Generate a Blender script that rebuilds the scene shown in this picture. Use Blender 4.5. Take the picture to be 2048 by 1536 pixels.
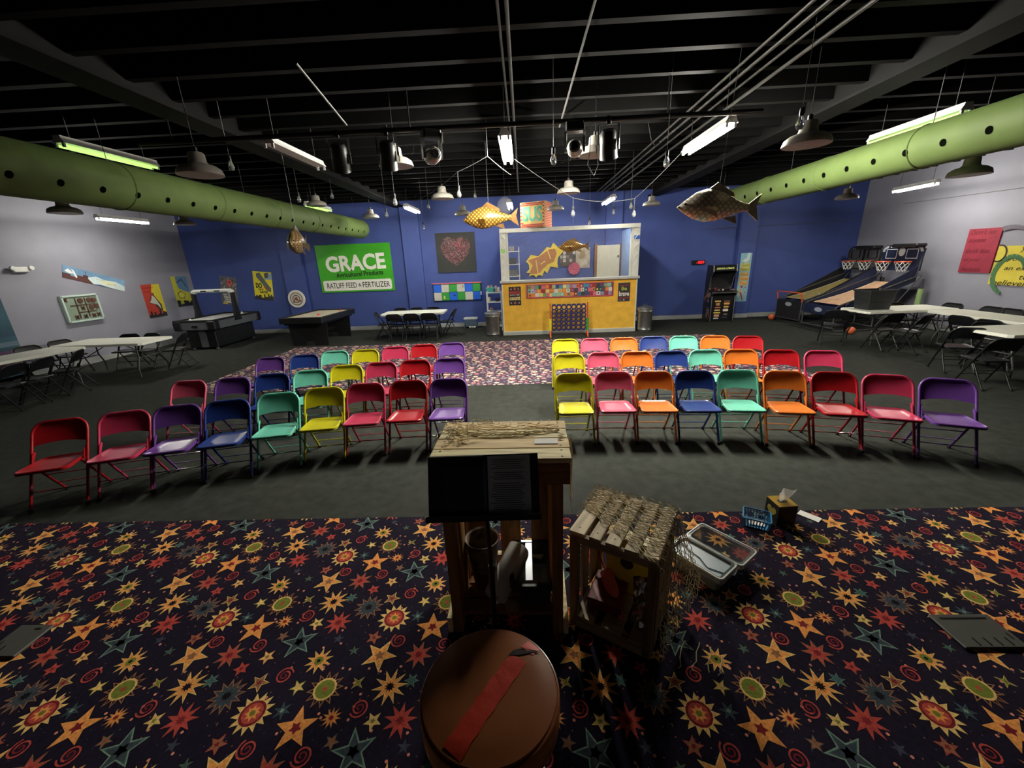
import bpy, bmesh, math, random
from mathutils import Vector, Matrix
random.seed(7)
PI = math.pi
for o in list(bpy.data.objects):
    bpy.data.objects.remove(o)
S = bpy.context.scene
C = S.collection

# ---------------------------------------------------------------- camera
F_PX, PITCH, ROLL, YAW, H = 796.63, 0.3064197, 0.0403951, -0.0378738, 2.133
_f = Vector((math.sin(YAW)*math.cos(PITCH), math.cos(YAW)*math.cos(PITCH), -math.sin(PITCH)))
_r = Vector((math.cos(YAW), -math.sin(YAW), 0))
_d = _f.cross(_r)
_R = _r*math.cos(ROLL) + _d*math.sin(ROLL)
_D = -_r*math.sin(ROLL) + _d*math.cos(ROLL)
cam_data = bpy.data.cameras.new('camera')
cam = bpy.data.objects.new('camera', cam_data)
C.objects.link(cam)
cam.matrix_world = Matrix(((_R.x, -_D.x, -_f.x, 0), (_R.y, -_D.y, -_f.y, 0), (_R.z, -_D.z, -_f.z, H), (0, 0, 0, 1)))
cam_data.sensor_width = 36.0
cam_data.lens = 36.0*F_PX/2048.0
cam_data.clip_start = 0.05
cam_data.clip_end = 100
S.camera = cam

# ---------------------------------------------------------------- world, exposure
world = bpy.data.worlds.new('world'); S.world = world
world.use_nodes = True
world.node_tree.nodes['Background'].inputs[0].default_value = (0.55, 0.60, 0.70, 1)
world.node_tree.nodes['Background'].inputs[1].default_value = 0.004
S.view_settings.view_transform = 'Standard'
S.view_settings.look = 'None'
S.view_settings.gamma = 1
S.view_settings.use_curve_mapping = False
S.view_settings.exposure = 0.65
TUBE_POWER = 170.0          # emission strength of a lit fluorescent tube

# ---------------------------------------------------------------- pixel -> place helpers (2048 x 1536 photograph)
def ray(x, y):
    return _R*(x-1024) + _D*(y-768) + _f*F_PX
def fl(x, y, z=0.0):                 # point on the horizontal plane at height z
    d = ray(x, y); return Vector((0, 0, H)) + d*((z-H)/d.z)
def aty(x, y, Y):                    # point on a plane parallel to the back wall
    d = ray(x, y); return Vector((0, 0, H)) + d*(Y/d.y)
def atx(x, y, X):
    d = ray(x, y); return Vector((0, 0, H)) + d*(X/d.x)

# ---------------------------------------------------------------- materials
def lin(c):
    c = c/255.0
    return c/12.92 if c <= 0.04045 else ((c+0.055)/1.055)**2.4
def rgb(r, g, b): return (lin(r), lin(g), lin(b), 1.0)
MATS = {}
def mat(name, col, rough=0.5, metal=0.0, spec=0.5, var=0.12, scale=6.0, bump=0.0, bscale=60.0,
        emit=None, estr=0.0, trans=0.0, alpha=1.0, coat=0.0, stretch=None, ior=1.45):
    if name in MATS: return MATS[name]
    m = bpy.data.materials.new(name); m.use_nodes = True
    nt = m.node_tree; N = nt.nodes; L = nt.links
    b = N['Principled BSDF']
    c = rgb(*col)
    b.inputs['Base Color'].default_value = c
    b.inputs['Roughness'].default_value = rough
    b.inputs['Metallic'].default_value = metal
    b.inputs['Specular IOR Level'].default_value = spec
    b.inputs['IOR'].default_value = ior
    b.inputs['Transmission Weight'].default_value = trans
    b.inputs['Alpha'].default_value = alpha
    b.inputs['Coat Weight'].default_value = coat
    tc = None
    if var > 0 or bump > 0:
        tc = N.new('ShaderNodeTexCoord'); mp = N.new('ShaderNodeMapping')
        if stretch: mp.inputs['Scale'].default_value = stretch
        L.new(tc.outputs['Object'], mp.inputs['Vector'])
    if var > 0:
        n = N.new('ShaderNodeTexNoise'); n.inputs['Scale'].default_value = scale; n.inputs['Detail'].default_value = 3
        L.new(mp.outputs[0], n.inputs['Vector'])
        r = N.new('ShaderNodeValToRGB')
        lo = [v*(1-var) for v in c[:3]] + [1]; hi = [min(1, v*(1+var)) for v in c[:3]] + [1]
        r.color_ramp.elements[0].position = .3; r.color_ramp.elements[1].position = .7
        r.color_ramp.elements[0].color = lo; r.color_ramp.elements[1].color = hi
        L.new(n.outputs['Fac'], r.inputs['Fac']); L.new(r.outputs['Color'], b.inputs['Base Color'])
    if bump > 0:
        n2 = N.new('ShaderNodeTexNoise'); n2.inputs['Scale'].default_value = bscale; n2.inputs['Detail'].default_value = 4
        L.new(mp.outputs[0], n2.inputs['Vector'])
        bp = N.new('ShaderNodeBump'); bp.inputs['Strength'].default_value = bump; bp.inputs['Distance'].default_value = min(.01, .2/bscale/(max(stretch) if stretch else 1))
        L.new(n2.outputs['Fac'], bp.inputs['Height']); L.new(bp.outputs[0], b.inputs['Normal'])
    if emit:
        b.inputs['Emission Color'].default_value = rgb(*emit); b.inputs['Emission Strength'].default_value = estr
    MATS[name] = m
    return m
def flat(col, rough=0.6):            # print colours
    return mat('print_%d_%d_%d' % tuple(col), col, rough, var=0.05, scale=20)

# ---------------------------------------------------------------- mesh builder
class MB:
    def __init__(s): s.v = []; s.f = []; s.m = []
    def add(s, vs, fs, mi=0):
        o = len(s.v); s.v += [tuple(p) for p in vs]
        s.f += [tuple(i+o for i in f) for f in fs]; s.m += [mi]*len(fs); return s
    def box(s, c, size, mi=0, rz=0, M=None, bev=0.0):
        x, y, z = (k/2 for k in size)
        if bev > 0:
            b = min(bev, x*.9, y*.9, z*.9); vs = []; fs = []
            for sx in (-1, 1):
                for sy in (-1, 1):
                    for sz in (-1, 1):
                        vs += [(sx*(x-b), sy*(y-b), sz*z), (sx*(x-b), sy*y, sz*(z-b)), (sx*x, sy*(y-b), sz*(z-b))]
            bm = bmesh.new(); bv = [bm.verts.new(p) for p in vs]
            bmesh.ops.convex_hull(bm, input=bv)
            bmesh.ops.dissolve_limit(bm, angle_limit=.01, verts=bm.verts, edges=bm.edges)
            bm.verts.index_update(); vs = [v.co.copy() for v in bm.verts]; fs = [[v.index for v in f.verts] for f in bm.faces]; bm.free()
        else:
            vs = [(sx*x, sy*y, sz*z) for sz in (-1, 1) for sx, sy in ((-1, -1), (1, -1), (1, 1), (-1, 1))]
            fs = [(3, 2, 1, 0), (4, 5, 6, 7), (0, 1, 5, 4), (1, 2, 6, 5), (2, 3, 7, 6), (3, 0, 4, 7)]
        R = Matrix.Rotation(rz, 3, 'Z') if M is None else M
        vs = [R @ Vector(p) + Vector(c) for p in vs]
        return s.add(vs, fs, mi)
    def bar(s, a, b, w, h=None, mi=0, up=(0, 0, 1)):        # rectangular bar between two points
        a, b = Vector(a), Vector(b); h = h or w; d = b-a; L = d.length; d.normalize()
        u = Vector(up)
        if abs(d.dot(u)) > .98: u = Vector((0, 1, 0))
        x = d.cross(u).normalized(); y = x.cross(d)
        return s.box((a+b)/2, (w, L, h), mi, M=Matrix((x, d, y)).transposed())
    def tube(s, pts, r, n=8, mi=0, caps=True, closed=False):
        P = [Vector(p) for p in pts]; k = len(P); rs = r if isinstance(r, (list, tuple)) else [r]*k
        vs = []; fs = []; pn = None
        for i in range(k):
            if closed: t = P[(i+1) % k]-P[i-1]
            else: t = P[min(i+1, k-1)]-P[max(i-1, 0)]
            if t.length < 1e-9: t = Vector((0, 0, 1))
            t.normalize()
            if pn is None:
                a = Vector((0, 0, 1)) if abs(t.z) < .9 else Vector((1, 0, 0)); pn = t.cross(a).normalized()
            else:
                pn = pn-t*pn.dot(t)
                if pn.length < 1e-6: pn = t.orthogonal()
                pn.normalize()
            bn = t.cross(pn)
            vs += [P[i]+(pn*math.cos(2*PI*j/n)+bn*math.sin(2*PI*j/n))*rs[i] for j in range(n)]
        for i in range(k if closed else k-1):
            q = (i+1) % k
            fs += [(i*n+j, i*n+(j+1) % n, q*n+(j+1) % n, q*n+j) for j in range(n)]
        if caps and not closed: fs += [tuple(reversed(range(n))), tuple(range((k-1)*n, k*n))]
        return s.add(vs, fs, mi)
    def lathe(s, prof, n=24, mi=0, c=(0, 0, 0), axis='z', arc=None):   # prof: (radius, height)
        vs = []; fs = []; c = Vector(c)
        for r, z in prof:
            for j in range(n):
                a = 2*PI*j/n; p = Vector((r*math.cos(a), r*math.sin(a), z))
                if axis == 'y': p = Vector((p.x, p.z, p.y))
                if axis == 'x': p = Vector((p.z, p.y, p.x))
                vs.append(c+p)
        for i in range(len(prof)-1):
            fs += [(i*n+j, i*n+(j+1) % n, (i+1)*n+(j+1) % n, (i+1)*n+j) for j in range(n)]
        if prof[0][0] > 1e-6: fs.append(tuple(reversed(range(n))))
        if prof[-1][0] > 1e-6: fs.append(tuple(range((len(prof)-1)*n, len(prof)*n)))
        return s.add(vs, fs, mi)
    def prism(s, poly, y0, y1, mi=0, plane='xz'):           # polygon extruded along the plane's normal
        n = len(poly); g = {'xz': lambda a, b, k: (a, k, b), 'xy': lambda a, b, k: (a, b, k), 'yz': lambda a, b, k: (k, a, b)}[plane]
        vs = [g(a, b, y0) for a, b in poly]+[g(a, b, y1) for a, b in poly]
        fs = [tuple(range(n)), tuple(reversed(range(n, 2*n)))]+[(i, i+n, (i+1) % n+n, (i+1) % n) for i in range(n)]
        return s.add(vs, fs, mi)
    def poly(s, pts, y, mi=0):                              # flat shape in the xz plane facing -y
        return s.add([(a, y, b) for a, b in pts], [tuple(range(len(pts)))], mi)
    def rect(s, x0, z0, x1, z1, y, mi=0): return s.poly([(x0, z0), (x1, z0), (x1, z1), (x0, z1)], y, mi)
    def disc(s, cx, cz, r, y, mi=0, n=20, rz=None):
        rz = rz or r; return s.poly([(cx+r*math.cos(2*PI*i/n), cz+rz*math.sin(2*PI*i/n)) for i in range(n)], y, mi)
    def sphere(s, c, r, mi=0, nu=12, nv=8):
        rx, ry, rz = r if isinstance(r, tuple) else (r, r, r)
        pr = [(math.sin(PI*i/nv), -math.cos(PI*i/nv)) for i in range(nv+1)]; b = len(s.v)
        s.lathe(pr, nu, mi)
        s.v[b:] = [(c[0]+x*rx, c[1]+y*ry, c[2]+z*rz) for x, y, z in s.v[b:]]
        return s
    def mesh(s, name, mats, smooth=False):
        me = bpy.data.meshes.new(name); me.from_pydata(s.v, [], s.f)
        for m in (mats if isinstance(mats, (list, tuple)) else [mats]): me.materials.append(m)
        if any(s.m): me.polygons.foreach_set('material_index', s.m)
        bm = bmesh.new(); bm.from_mesh(me)
        if name not in FLATNAMES: bmesh.ops.recalc_face_normals(bm, faces=bm.faces)
        bm.to_mesh(me); bm.free()
        if smooth:
            me.polygons.foreach_set('use_smooth', [True]*len(me.polygons))
            me.set_sharp_from_angle(angle=math.radians(40))
        me.update(); return me
    def build(s, name, mats, parent=None, smooth=False, loc=None, rz=0):
        o = bpy.data.objects.new(name, s.mesh(name, mats, smooth)); C.objects.link(o)
        o.parent = parent
        if loc is not None: o.location = loc
        if rz: o.rotation_euler = (0, 0, rz)
        return o
FLATNAMES = {'print'}
def tag(o, label, cat=None, group=None, kind=None):
    o['label'] = label
    if cat: o['category'] = cat
    if group: o['group'] = group
    if kind: o['kind'] = kind
    return o
def thing(name, label, cat, loc=(0, 0, 0), rz=0, group=None, rot=None):
    o = bpy.data.objects.new(name, None); C.objects.link(o); o.empty_display_size = .1
    o.location = loc; o.rotation_euler = rot if rot else (0, 0, rz)
    return tag(o, label, cat, group)
def dup(root, loc=None, rz=None, label=None, group=None, mats=None):
    def cp(o, par):
        c = o.copy(); C.objects.link(c); c.parent = par
        if mats and c.type == 'MESH' and c.material_slots and c.material_slots[0].link == 'OBJECT':
            c.material_slots[0].material = mats
        for ch in list(o.children): cp(ch, c)
        return c
    r = cp(root, None)
    if loc is not None: r.location = loc
    if rz is not None: r.rotation_euler = (0, 0, rz)
    if label: r['label'] = label
    if group: r['group'] = group
    return r
def inst(parent, me, loc, rot=(0, 0, 0), name=None, scale=None):    # a part that shares mesh data
    o = bpy.data.objects.new(name or me.name, me); C.objects.link(o); o.parent = parent
    o.location = loc; o.rotation_euler = rot
    if scale: o.scale = scale
    return o
def text(parent, string, cx, cz, w, h, m, y=-0.004, bold=0.0, name='lettering', shear=0.0, rot=0.0, thick=0.0):
    cu = bpy.data.curves.new('lettering', 'FONT'); cu.body = string; cu.offset = bold; cu.shear = shear
    cu.resolution_u = 3; cu.align_x = 'CENTER'
    ob = bpy.data.objects.new('lettering', cu); C.objects.link(ob)
    me = bpy.data.meshes.new_from_object(ob)
    bpy.data.objects.remove(ob)
    xs = [v.co.x for v in me.vertices]; ys = [v.co.y for v in me.vertices]
    x0, x1, y0, y1 = min(xs), max(xs), min(ys), max(ys)
    ca, sa = math.cos(rot), math.sin(rot)
    for v in me.vertices:
        a = (v.co.x-(x0+x1)/2)/(x1-x0)*w; b = (v.co.y-(y0+y1)/2)/max(y1-y0, 1e-6)*h
        v.co = (cx+a*ca-b*sa, y, cz+a*sa+b*ca)
    me.materials.clear(); me.materials.append(m)
    o = bpy.data.objects.new(name, me); C.objects.link(o); o.parent = parent
    return o
def arc_pts(cx, cz, r, a0, a1, n): return [(cx+r*math.cos(a0+(a1-a0)*i/n), cz+r*math.sin(a0+(a1-a0)*i/n)) for i in range(n+1)]
def rrect(x0, z0, x1, z1, r, n=4):
    return arc_pts(x1-r, z1-r, r, 0, PI/2, n)+arc_pts(x0+r, z1-r, r, PI/2, PI, n)+arc_pts(x0+r, z0+r, r, PI, 1.5*PI, n)+arc_pts(x1-r, z0+r, r, 1.5*PI, 2*PI, n)
def star(cx, cz, R, r, n, a0=0.0):
    return [(cx+(R if i % 2 == 0 else r)*math.cos(a0+PI*i/n), cz+(R if i % 2 == 0 else r)*math.sin(a0+PI*i/n)) for i in range(2*n)]

# rooms' main sizes
WY, XL, XR, ZC, ZS, SY = 13.3, -10.95, 10.32, 3.88, 0.48, 2.29      # back wall, side walls, joist underside, stage height, stage edge
# ================================================================ the setting
M_carpet = mat('charcoal_carpet', (46, 48, 44), .95, spec=.12, var=.22, scale=9, bump=.5, bscale=420)
M_blue = mat('blue_wall_paint', (64, 80, 142), .62, spec=.35, var=.06, scale=2.5, bump=.05, bscale=220)
M_grey = mat('grey_wall_paint', (140, 140, 152), .6, spec=.35, var=.05, scale=2, bump=.05, bscale=220)
M_base = mat('grey_baseboard', (158, 160, 158), .5, var=.08, scale=12)
M_black = mat('black_ceiling_paint', (24, 24, 24), .8, spec=.15, var=.25, scale=3, bump=.08, bscale=40)
M_joist = mat('black_joist_paint', (12, 12, 12), .7, spec=.12, var=.2, scale=5)
M_stage = mat('navy_carpet_ground', (24, 18, 34), .95, spec=.12, var=.35, scale=60, bump=.5, bscale=500)
M_green = mat('green_duct_paint', (88, 106, 58), .65, spec=.3, var=.08, scale=4)
M_white = mat('white_enamel', (225, 225, 222), .4, var=.04)
M_dark = mat('black_metal', (18, 18, 20), .4, var=.15)
M_steel = mat('galvanised_steel', (150, 152, 152), .38, metal=.9, var=.18, scale=8)
M_wire = mat('grey_wire', (62, 62, 62), .5, var=.1)

def struct(name, mb, m, label, cat, parent=None, smooth=False):
    o = mb.build(name, m, parent, smooth)
    if parent is None: tag(o, label, cat, kind='structure')
    return o
floor = struct('floor', MB().box((-.3, 4.1, -.05), (21.7, 18.8, .1)), M_carpet, 'charcoal loop carpet covering the hall floor', 'floor')
wall_back = struct('wall_back', MB().box((-.3, WY+.1, 2.1), (21.7, .2, 4.3)), M_blue, 'royal blue painted end wall of the hall', 'wall')
wall_left = struct('wall_left', MB().box((XL-.1, 4, 2.1), (.2, 18.8, 4.3)), M_grey, 'grey painted side wall behind the tic tac toe picture', 'wall')
wall_right = struct('wall_right', MB().box((XR+.1, 4, 2.1), (.2, 18.8, 4.3)), M_grey, 'grey painted side wall behind the basketball games', 'wall')
wall_front = struct('wall_front', MB().box((-.3, -5.2, 2.1), (21.7, .2, 4.3)), M_grey, 'grey painted wall behind the stage', 'wall')
k = 0
for x0, x1, lab in ((-7.75, -7.12, 'with the dartboard on it'), (-3.76, -3.2, 'beside the black heart picture'), (2.58, 3.08, 'behind the yellow booth'), (6.68, 7.2, 'carrying the good news poster')):
    k += 1
    struct('trim_%d' % k, MB().box(((x0+x1)/2, WY-.05, 2.07), (x1-x0, .14, 4.14)), M_blue, 'blue boxed pilaster on the end wall '+lab, 'pilaster')
bb = MB(); xs = [XL, -7.75, -7.12, -3.76, -3.2, 2.58, 3.08, 6.68, 7.2, XR]
for i in range(len(xs)-1):
    yy = WY-.008 if i % 2 == 0 else WY-.128
    bb.box(((xs[i]+xs[i+1])/2, yy, .065), (xs[i+1]-xs[i]+(.016 if i % 2 else 0), .016, .13))
struct('baseboard_back', bb, M_base, 'grey vinyl baseboard along the blue end wall', 'baseboard')
struct('baseboard_left', MB().box((XL+.008, 4.1, .065), (.016, 18.4, .13)), M_base, 'grey vinyl baseboard along the wall with the banner', 'baseboard')
struct('baseboard_right', MB().box((XR-.008, 4.1, .065), (.016, 18.4, .13)), M_base, 'grey vinyl baseboard along the wall with the red sign', 'baseboard')

# ceiling: dark deck, joists crossing the room, two deep beams running down the room
ceiling = struct('ceiling', MB().box((-.3, 4.1, ZC+.31), (21.7, 18.8, .06)), M_black, 'black painted roof deck with exposed joists', 'ceiling')
jm = MB().box((0, 0, 0), (21.3, .045, .26)).box((0, .03, -.12), (21.3, .07, .016)).mesh('joist', M_joist)
y = -4.6
while y < WY-.1:
    inst(ceiling, jm, (-.3, y, ZC+.14)); y += .53
bm_ = MB().box((0, 0, 0), (.34, 18.4, .03)).box((0, 0, .19), (.05, 18.4, .38)).mesh('beam', M_joist)
for x in (-3.75, 4.0): inst(ceiling, bm_, (x, 4.1, ZC-.12))
# ribs of the deck between the joists
rm = MB().box((0, 0, 0), (.05, 18.4, .03)).mesh('deck_rib', M_black)
for i in range(34): inst(ceiling, rm, (XL+.35+i*.63, 4.1, ZC+.27))

# stage with its star carpet
stage = struct('stage', MB().box((-.3, (SY-5.0)/2, ZS/2), (15, SY+5.0, ZS)), M_stage, 'low stage covered in dark carpet with stars, suns and spirals', 'stage')
inlay = struct('carpet_inlay', MB().box((-.65, 8.65, .002), (11.3, 3.9, .004)), mat('inlay_glare_ground', (66, 56, 72), .95, spec=.12, var=.3, scale=60), 'star carpet rectangle let into the charcoal floor under the chair rows', 'carpet')  # ground colour lightened from the stage carpet, glare put into it

PC = [(228, 150, 80), (222, 184, 112), (176, 72, 62), (118, 34, 38), (62, 94, 90), (112, 120, 48), (140, 96, 68), (18, 12, 20),
      (214, 136, 112), (58, 66, 72), (116, 140, 122), (70, 58, 90)]
PC2 = [(240, 196, 170), (244, 226, 206), (226, 140, 140), (190, 96, 104), (120, 128, 140), (170, 160, 130), (200, 150, 140), (58, 50, 66), (236, 180, 176), (110, 110, 124), (180, 190, 184), (120, 104, 136)]  # stage carpet colours made paler and pinker, glare and haze painted in
PM = [mat('carpet_yarn_%d' % i, c, .95, spec=.1, var=.25, scale=90) for i, c in enumerate(PC)]
PM2 = [mat('inlay_glare_yarn_%d' % i, c, .95, spec=.1, var=.25, scale=90) for i, c in enumerate(PC2)]
def cell(detail=True):
    """one repeat of the carpet print: list of (layer, colour, polygon)"""
    rr = random.Random(3); out = []
    def st(x, y, R, n, fill, edge, q=.42, core=None, a=None):
        a = rr.random()*6 if a is None else a; R = R*.9; q = q*.95
        out.append((1, edge, star(x, y, R, R*q, n, a)))
        if fill is not None: out.append((2, fill, star(x, y, R*.84, R*q*.8, n, a)))
        if core is not None: out.append((3, core, star(x, y, R*.3, R*.16, n, a+PI/n)))
    def spiral(x, y, R):
        a = rr.random()*6; ring = []
        for i in range(31):
            t = a+i*.46; r = R*(1-i/34.0); ring.append((x+r*math.cos(t), y+r*math.sin(t), math.cos(t), math.sin(t)))
        w = R*.085
        for i in range(30):
            p, q = ring[i], ring[i+1]
            out.append((1, 2 if i < 16 else 3, [(p[0]+p[2]*w, p[1]+p[3]*w), (q[0]+q[2]*w, q[1]+q[3]*w), (q[0]-q[2]*w, q[1]-q[3]*w), (p[0]-p[2]*w, p[1]-p[3]*w)]))
    def dsc(x, y, r, c, l, n=14): out.append((l, c, [(x+r*math.cos(2*PI*i/n), y+r*math.sin(2*PI*i/n)) for i in range(n)]))
    st(0, 0, .09, 5, 0, 0, .44, 3, .45)
    def sun(x, y, R, n, e, ring, mid, core):
        st(x, y, R, n, None, e, .66); dsc(x, y, R*.55, ring, 2); dsc(x, y, R*.44, mid, 3); st(x, y, R*.4, 8, None, 0, .6); out[-1] = (4, 0 if mid == 2 else ring, out[-1][2]); dsc(x, y, R*.13, core, 5, 8)
    sun(-.199, .051, .088, 13, 1, 3, 2, 5)
    for p in ((-.141, -.068), (.072, -.088), (.216, .071), (-.157, .197)): spiral(p[0], p[1], .036)
    st(-.262, -.054, .042, 5, 6, 2, .45, 3)
    st(-.086, .06, .04, 6, 9, 4, .4, 10)
    st(.39, .027, .074, 9, 2, 2, .46, 3); st(-.032, -.138, .072, 8, 2, 6, .46, 3)
    st(.286, .024, .04, 5, 1, 1, .45, 5)
    st(.121, .035, .046, 11, 0, 6, .5, 3)
    st(.251, -.074, .092, 5, 4, 10, .42, 10, .6); out.append((3, 9, star(.251, -.074, .06, .026, 5, .6)))
    st(.159, -.045, .036, 5, 6, 9, .45); st(.43, -.059, .03, 5, 9, 11, .4)
    st(.045, .142, .084, 12, 7, 6, .62); dsc(.045, .142, .046, 1, 3); dsc(.045, .142, .038, 5, 4); dsc(.045, .142, .01, 2, 5, 7)
    st(-.073, .149, .04, 5, 1, 5, .42); st(-.247, .168, .048, 5, 6, 1, .45, 3)
    st(.311, .151, .084, 10, 0, 1, .44, 7)
    st(.395, .176, .036, 6, 4, 10, .45)
    st(-.349, .115, .082, 12, 9, 6, .6, 7)
    st(.172, .167, .036, 4, 5, 1, .3)
    st(-.04, .262, .068, 10, 0, 1, .48); dsc(-.04, .262, .02, 5, 3, 9); dsc(-.04, .262, .008, 7, 4, 7)
    st(-.366, .228, .038, 5, 2, 2, .5, 3)
    st(.222, .286, .088, 5, 0, 1, .42, 6, 1.2)
    st(-.284, .281, .04, 5, 1, 0, .45, 6); st(.097, .309, .028, 5, 4, 5, .35)
    if detail:
        cent = [(x, y) for l, c, pl in out if l == 1 and len(pl) > 4 for x, y in [(sum(p[0] for p in pl)/len(pl), sum(p[1] for p in pl)/len(pl))]]
        for i in range(120):
            u, v = rr.random(), rr.random(); x = -.43+u*.857-v*.43; y = -.14+v*.427
            r = .006 if i < 30 else .0028
            dsc(x, y, r, 8 if i < 30 else (11 if i % 2 else 6), 0, 6)
    return out
def carpet_print(parent, x0, x1, y0, y1, z, detail, PM=PM):
    cl = cell(detail); vs = []; fs = []; mi = []
    OX, OY = -.905, 1.014
    for j in range(-12, 26):
        for i in range(-26, 40):
            ox, oy = OX+i*.857-j*.43, OY+j*.427
            if ox < x0-.6 or ox > x1+.6 or oy < y0-.4 or oy > y1+.4: continue
            for l, c, pl in cl:
                b = len(vs); vs += [(p[0]+ox, p[1]+oy, z+.0004+l*.0003) for p in pl]; n = len(pl)
                if n > 8 and n % 2 == 0 and l in (1, 2, 3, 4):          # star: fan from the centre keeps the points clean
                    cx = sum(p[0] for p in pl)/n+ox; cy = sum(p[1] for p in pl)/n+oy
                    vs.append((cx, cy, z+.0004+l*.0003))
                    fs += [(b+n, b+t, b+(t+1) % n) for t in range(n)]; mi += [c]*n
                else: fs.append(tuple(range(b, b+n))); mi.append(c)
    me = bpy.data.meshes.new('carpet_print'); me.from_pydata(vs, [], fs)
    for m in PM: me.materials.append(m)
    me.polygons.foreach_set('material_index', mi)
    bm = bmesh.new(); bm.from_mesh(me)
    for co, no in (((x0, 0, 0), (-1, 0, 0)), ((x1, 0, 0), (1, 0, 0)), ((0, y0, 0), (0, -1, 0)), ((0, y1, 0), (0, 1, 0))):
        bmesh.ops.bisect_plane(bm, geom=bm.verts[:]+bm.edges[:]+bm.faces[:], plane_co=co, plane_no=no, clear_outer=True)
    for f in bm.faces:
        if f.normal.z < 0: f.normal_flip()
    bm.to_mesh(me); bm.free()
    o = bpy.data.objects.new('carpet_print', me); C.objects.link(o); o.parent = parent; o['kind'] = 'stuff'
    return o
carpet_print(stage, -5.6, 5.6, -.6, SY, ZS, True)
carpet_print(inlay, -6.3, 5.0, 6.7, 10.6, .004, False, PM2)

# green round air ducts
def duct(x, y0, y1, z, r, label, hy0, hstep, side):
    t = thing('air_duct', label, 'duct', (x, 0, z))
    n = 40; mb = MB()
    prof = [(r, y0), (r, y1-.1), (r*.97, y1-.04), (r*.85, y1-.005), (r*.6, y1), (0.0, y1)]
    mb.lathe(prof, n, axis='y')
    mb.build('duct_body', M_green, t, True)
    rr = r+.004; sm = MB().tube([(rr*math.cos(2*PI*i/28), 0, rr*math.sin(2*PI*i/28)) for i in range(28)], .006, 4, closed=True).mesh('duct_seam', M_green)
    yy = y0+.6
    while yy < y1: inst(t, sm, (0, yy, 0)); yy += 1.5
    a = math.radians(side); nrm = Vector((math.cos(a), 0, math.sin(a)))
    hm = MB().lathe([(.0, .0), (.034, .0), (.036, .004), (.030, .006), (.0, .006)], 14).mesh('air_hole', mat('hole_black', (8, 10, 6), .95, spec=.0, var=.1))
    yy = hy0
    R = nrm.to_track_quat('Z', 'Y').to_euler()
    while yy < y1-.15:
        o = inst(t, hm, nrm*(r-.003)+Vector((0, yy, 0)), R); yy += hstep
    wm = MB().tube([(0, 0, 0), (0, 0, ZC+.285-z-r)], .004, 5).mesh('hanger', M_wire)
    yy = y0+.9
    while yy < y1: inst(t, wm, (0, yy, r)); yy += 2.4
    return t
duct(-4.82, -3, 12.7, 3.13, .26, 'long green round air duct with a closed end near the green sign', .5, .42, -25)
duct(4.5, -3, 9.9, 3.13, .218, 'long green round air duct over the basketball game side', .5, .42, 180+14)
# ================================================================ fluorescent fixtures
M_tube_on = mat('lit_tube', (255, 252, 244), .3, var=0, emit=(255, 250, 236), estr=TUBE_POWER)
M_tube_off = mat('unlit_tube', (232, 234, 230), .25, var=0.03)
def fixture(loc, label, lit=True, L=1.25, rz=0.0, group=None, power=None, drop=None, tubes=True, lime=False):
    t = thing('fluorescent_light', label, 'light', loc, rz, group)
    w = .075
    MB().prism([(-w, .0), (w, .0), (w*.62, .045), (w*.55, .075), (-w*.55, .075), (-w*.62, .045)], -L/2, L/2).build('housing', M_white, t)
    mt = M_tube_on if lit else M_tube_off
    if lime: mt = mat('lime_tube', (200, 245, 140), .3, var=0, emit=(196, 246, 130), estr=.75)
    if lit and power is not None:
        mt = mat('lit_tube_%d' % int(power*10), (255, 252, 244), .3, var=0, emit=(255, 250, 236), estr=power)
    for sx in (-1, 1):
        if tubes: MB().tube([(sx*.045, -L/2+.035, -.026), (sx*.045, L/2-.035, -.026)], .0145, 10).build('tube', mt, t, True)
        for sy in (-1, 1):
            MB().box((sx*.045, sy*(L/2-.014), -.018), (.026, .022, .05)).build('tube_socket', M_white, t)
    h = (ZC+.285-loc[2]-.07) if drop is None else drop
    for sy in (-.38, .38): MB().tube([(0, sy*L, .07), (0, sy*L, .07+h)], .0035, 5).build('hanging_wire', M_wire, t)
    return t
ZF = 3.47
fixture((-.17, 5.85, ZF), 'lit fluorescent light above the chair aisle, closest to the stage', L=1.3, power=TUBE_POWER*3.7)
fixture((2.36, 5.8, ZF), 'lit fluorescent light above the chairs on the arcade side, beside the conduits', L=1.3, power=TUBE_POWER*3.7)
fixture((-2.83, 5.65, ZF), 'unlit white fluorescent light with empty sockets above the chair rows', lit=False, tubes=False)
fixture((-5.2, 5.6, 3.57), 'lime green tube light above the duct on the picture wall side, by the stage end', lime=True)
fixture((4.85, 5.75, ZF), 'lime green tube light above the duct on the basketball side', lime=True)
fixture((-2.92, 11.5, ZF), 'lit fluorescent light near the blue wall beside the green sign')
fixture((-.3, 11.6, ZF), 'lit fluorescent light behind the fish balloon at the booth corner', power=TUBE_POWER*.6)
fixture((2.3, 11.5, ZF), 'lit fluorescent light above the far end of the yellow booth')
fixture((-5.25, 11.1, 3.57), 'lime green tube light above the closed end of the green duct', lime=True)
fixture((-9.35, 9.85, 3.33), 'lit fluorescent light washing the wall with the banner', power=TUBE_POWER*.8)
fixture((8.85, 10.1, 3.3), 'lit fluorescent light washing the wall beside the basketball games', L=1.2, rz=-.12)
fixture((4.9, 11.2, ZF), 'lime green tube light above the duct behind the big fish balloon', lime=True)

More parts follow.
